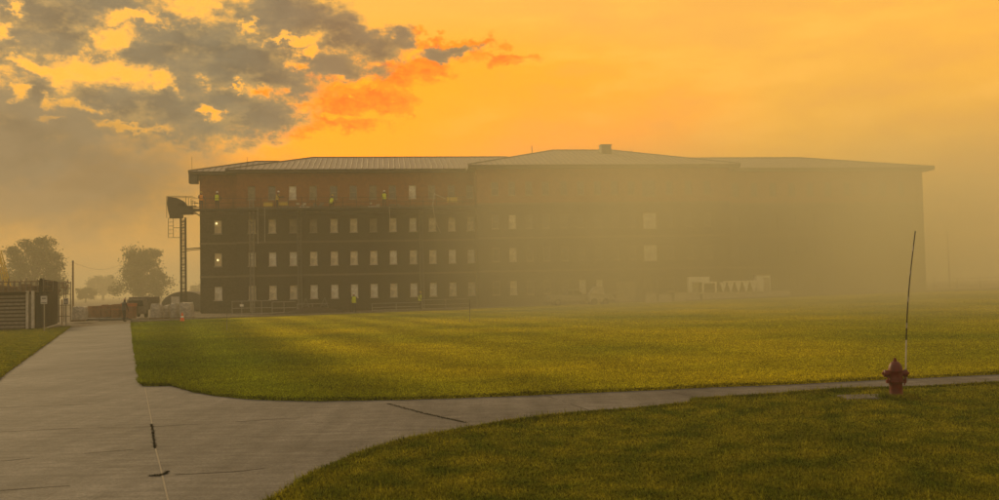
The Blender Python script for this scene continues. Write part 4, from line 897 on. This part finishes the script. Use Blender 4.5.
ccol = mixc(mth('MULTIPLY', smap(az, -17, -8), .15), ccol, lin(225,130,40))
# thin lit orange fringe clouds
oc = union([(300,92,55,26),(355,100,50,12),(330,122,60,9),(430,66,34,10),(497,59,26,7),(400,75,40,14),(285,128,60,10),(460,42,40,7)])
of = mth('ADD', mth('SUBTRACT', 1.0, oc), mth('MULTIPLY', nn, .75)); of = mth('ADD', of, mth('MULTIPLY', mth('SUBTRACT', nf3, .5), 2.2)); om = smap(of, -.35, .45, 0, 1.0)
sky = mixc(om, back, mixc(smap(nf3, .4, .6), (1.35,.20,.0), (1.2,.33,.0))); 
warm = mixc(smap(fld, -.5, -.05, 0, .55), sky, (1.45,.66,.09)); warmm = smap(az, -6, -14); sky = mixc(warmm, sky, warm)
nf4 = noise(9, 6, .6, (1,1,3.5), (7,1,4)).outputs[0]; sky = mixc(mth('MULTIPLY', smap(nf4, .42, .66, 0, .38), smap(az, -6, 6)), sky, (1.0,.42,.08)); sky = mixc(mth('MULTIPLY', smap(nf4, .5, .32, 0, .30), smap(az, -10, 4)), sky, (1.5,.70,.10))
sky = mixc(cm, sky, ccol)
deck = mth('SUBTRACT', 1.0, ell(20, 175, 300, 95)); dm = smap(mth('ADD', deck, mth('MULTIPLY', mth('SUBTRACT', nf2, .5), .35)), .0, .75, 0, .93); sky = mixc(dm, sky, mixc(vary, (.15,.125,.085), (.22,.175,.11)))
hz_ = smap(el, 5, 0.0, 0, .8); hleft = smap(az, -10, -18); sky = mixc(mth('MULTIPLY', hz_, hleft), sky, lin(190,146,90))
# high broken cloud outside the view
oth = mth('MULTIPLY', smap(noise(3.5, 7, .6, (1,1,2)).outputs[0], .45, .65), smap(el, 20, 32)); sky = mixc(mth('MULTIPLY', oth, .6), sky, (.20,.175,.15))
sky = mixc(smap(el, 0, -4), sky, (.12,.09,.05))
ns = n.new('ShaderNodeTexSky'); ns.sky_type = 'NISHITA'; ns.sun_disc = False; ns.sun_elevation = SUN_EL; ns.sun_rotation = SUN_AZ; ns.dust_density = 5; ns.air_density = 1.5
bg1 = n.new('ShaderNodeBackground'); L.new(sky, bg1.inputs[0]); bg1.inputs[1].default_value = 1.0
tint = n.new('ShaderNodeMix'); tint.data_type = 'RGBA'; tint.blend_type = 'MULTIPLY'; tint.inputs[0].default_value = 1; L.new(ns.outputs[0], tint.inputs[6]); tint.inputs[7].default_value = (.04,.028,.012,1)
bg2 = n.new('ShaderNodeBackground'); L.new(tint.outputs[2], bg2.inputs[0]); bg2.inputs[1].default_value = .05
ad = n.new('ShaderNodeAddShader'); L.new(bg1.outputs[0], ad.inputs[0]); L.new(bg2.outputs[0], ad.inputs[1]); wo = n.new('ShaderNodeOutputWorld'); L.new(ad.outputs[0], wo.inputs[0])
w.cycles.sampling_method = 'MANUAL'; w.cycles.sample_map_resolution = 512
sl = bpy.data.lights.new('sun', 'SUN'); sl.energy = 2.0; sl.angle = R(10); sl.color = (1, .72, .34); so = bpy.data.objects.new('sun', sl); C.objects.link(so)
sd = Vector((math.sin(SUN_AZ)*math.cos(SUN_EL), math.cos(SUN_AZ)*math.cos(SUN_EL), math.sin(SUN_EL))); so.rotation_euler = sd.to_track_quat('Z', 'Y').to_euler()
# ------------------------------------------------------------------ haze
def vol(name, col, dens, aniso=.2):
    mt, t_ = nt(name); o_ = t_.nodes.new('ShaderNodeOutputMaterial'); v = t_.nodes.new('ShaderNodeVolumePrincipled'); v.inputs['Color'].default_value = (*col, 1); v.inputs['Density'].default_value = dens; v.inputs['Anisotropy'].default_value = aniso
    t_.links.new(v.outputs[0], o_.inputs['Volume']); return mt, t_, v
HAZE = .0022
hm, _, _ = vol('haze_air', (.97,.92,.64), HAZE, .1)
hzb = MB().box((-1520,-1520,-1.2),(1520,1520,24)).build('haze', hm); tag(hzb, kind='stuff')
# denser bank of fog lying over the far half of the lawn
fm, t_, v = vol('fog_air', (.99,.94,.64), .0, .1)
nn_ = t_.nodes; LL = t_.links; tcc = nn_.new('ShaderNodeTexCoord'); sp_ = nn_.new('ShaderNodeSeparateXYZ'); LL.new(tcc.outputs['Object'], sp_.inputs[0])
def fr(s, a, b_, c=0, d=1):
    r_ = nn_.new('ShaderNodeMapRange'); r_.interpolation_type = 'SMOOTHSTEP'
    for i, q in enumerate((a,b_,c,d)): r_.inputs[i+1].default_value = q
    LL.new(s, r_.inputs[0]); return r_.outputs[0]
def fm_(a, b_):
    q = nn_.new('ShaderNodeMath'); q.operation = 'MULTIPLY'
    for i, x in enumerate((a, b_)):
        if isinstance(x, float): q.inputs[i].default_value = x
        else: LL.new(x, q.inputs[i])
    return q.outputs[0]
nz = nn_.new('ShaderNodeTexNoise'); nz.inputs['Scale'].default_value = .06; nz.inputs['Detail'].default_value = 3; LL.new(tcc.outputs['Object'], nz.inputs['Vector'])
dens = fm_(fm_(fm_(fr(sp_.outputs[0], -12, 12), fr(sp_.outputs[0], 66, 48)), fr(sp_.outputs[1], 28, 96)), fm_(fr(sp_.outputs[2], 23, 8, .0, 1), fr(nz.outputs[0], .3, .7, .45, 1.55)))
LL.new(fm_(dens, .025), v.inputs['Density'])
fb = MB().box((-12,28,-.9),(66,122,23)).build('fog_bank', fm); tag(fb, 'bank of denser fog lying over the far lawn and building front', 'fog', kind='stuff')
# ------------------------------------------------------------------ render settings
sc = bpy.context.scene; sc.render.engine = 'CYCLES'; cy = sc.cycles
cy.use_denoising = DEN
try: cy.denoiser = 'OPENIMAGEDENOISE'
except Exception: pass
cy.use_adaptive_sampling = False; cy.max_bounces = 6; cy.diffuse_bounces = 3; cy.glossy_bounces = 2; cy.transmission_bounces = 2; cy.volume_bounces = 3; cy.transparent_max_bounces = 8
cy.volume_step_rate = 4; cy.volume_max_steps = 128; cy.sample_clamp_indirect = 4; cy.caustics_reflective = False; cy.caustics_refractive = False
vs = sc.view_settings; vs.view_transform = 'Standard'; vs.look = 'None'; vs.exposure = 0; vs.gamma = 1; vs.use_curve_mapping = False
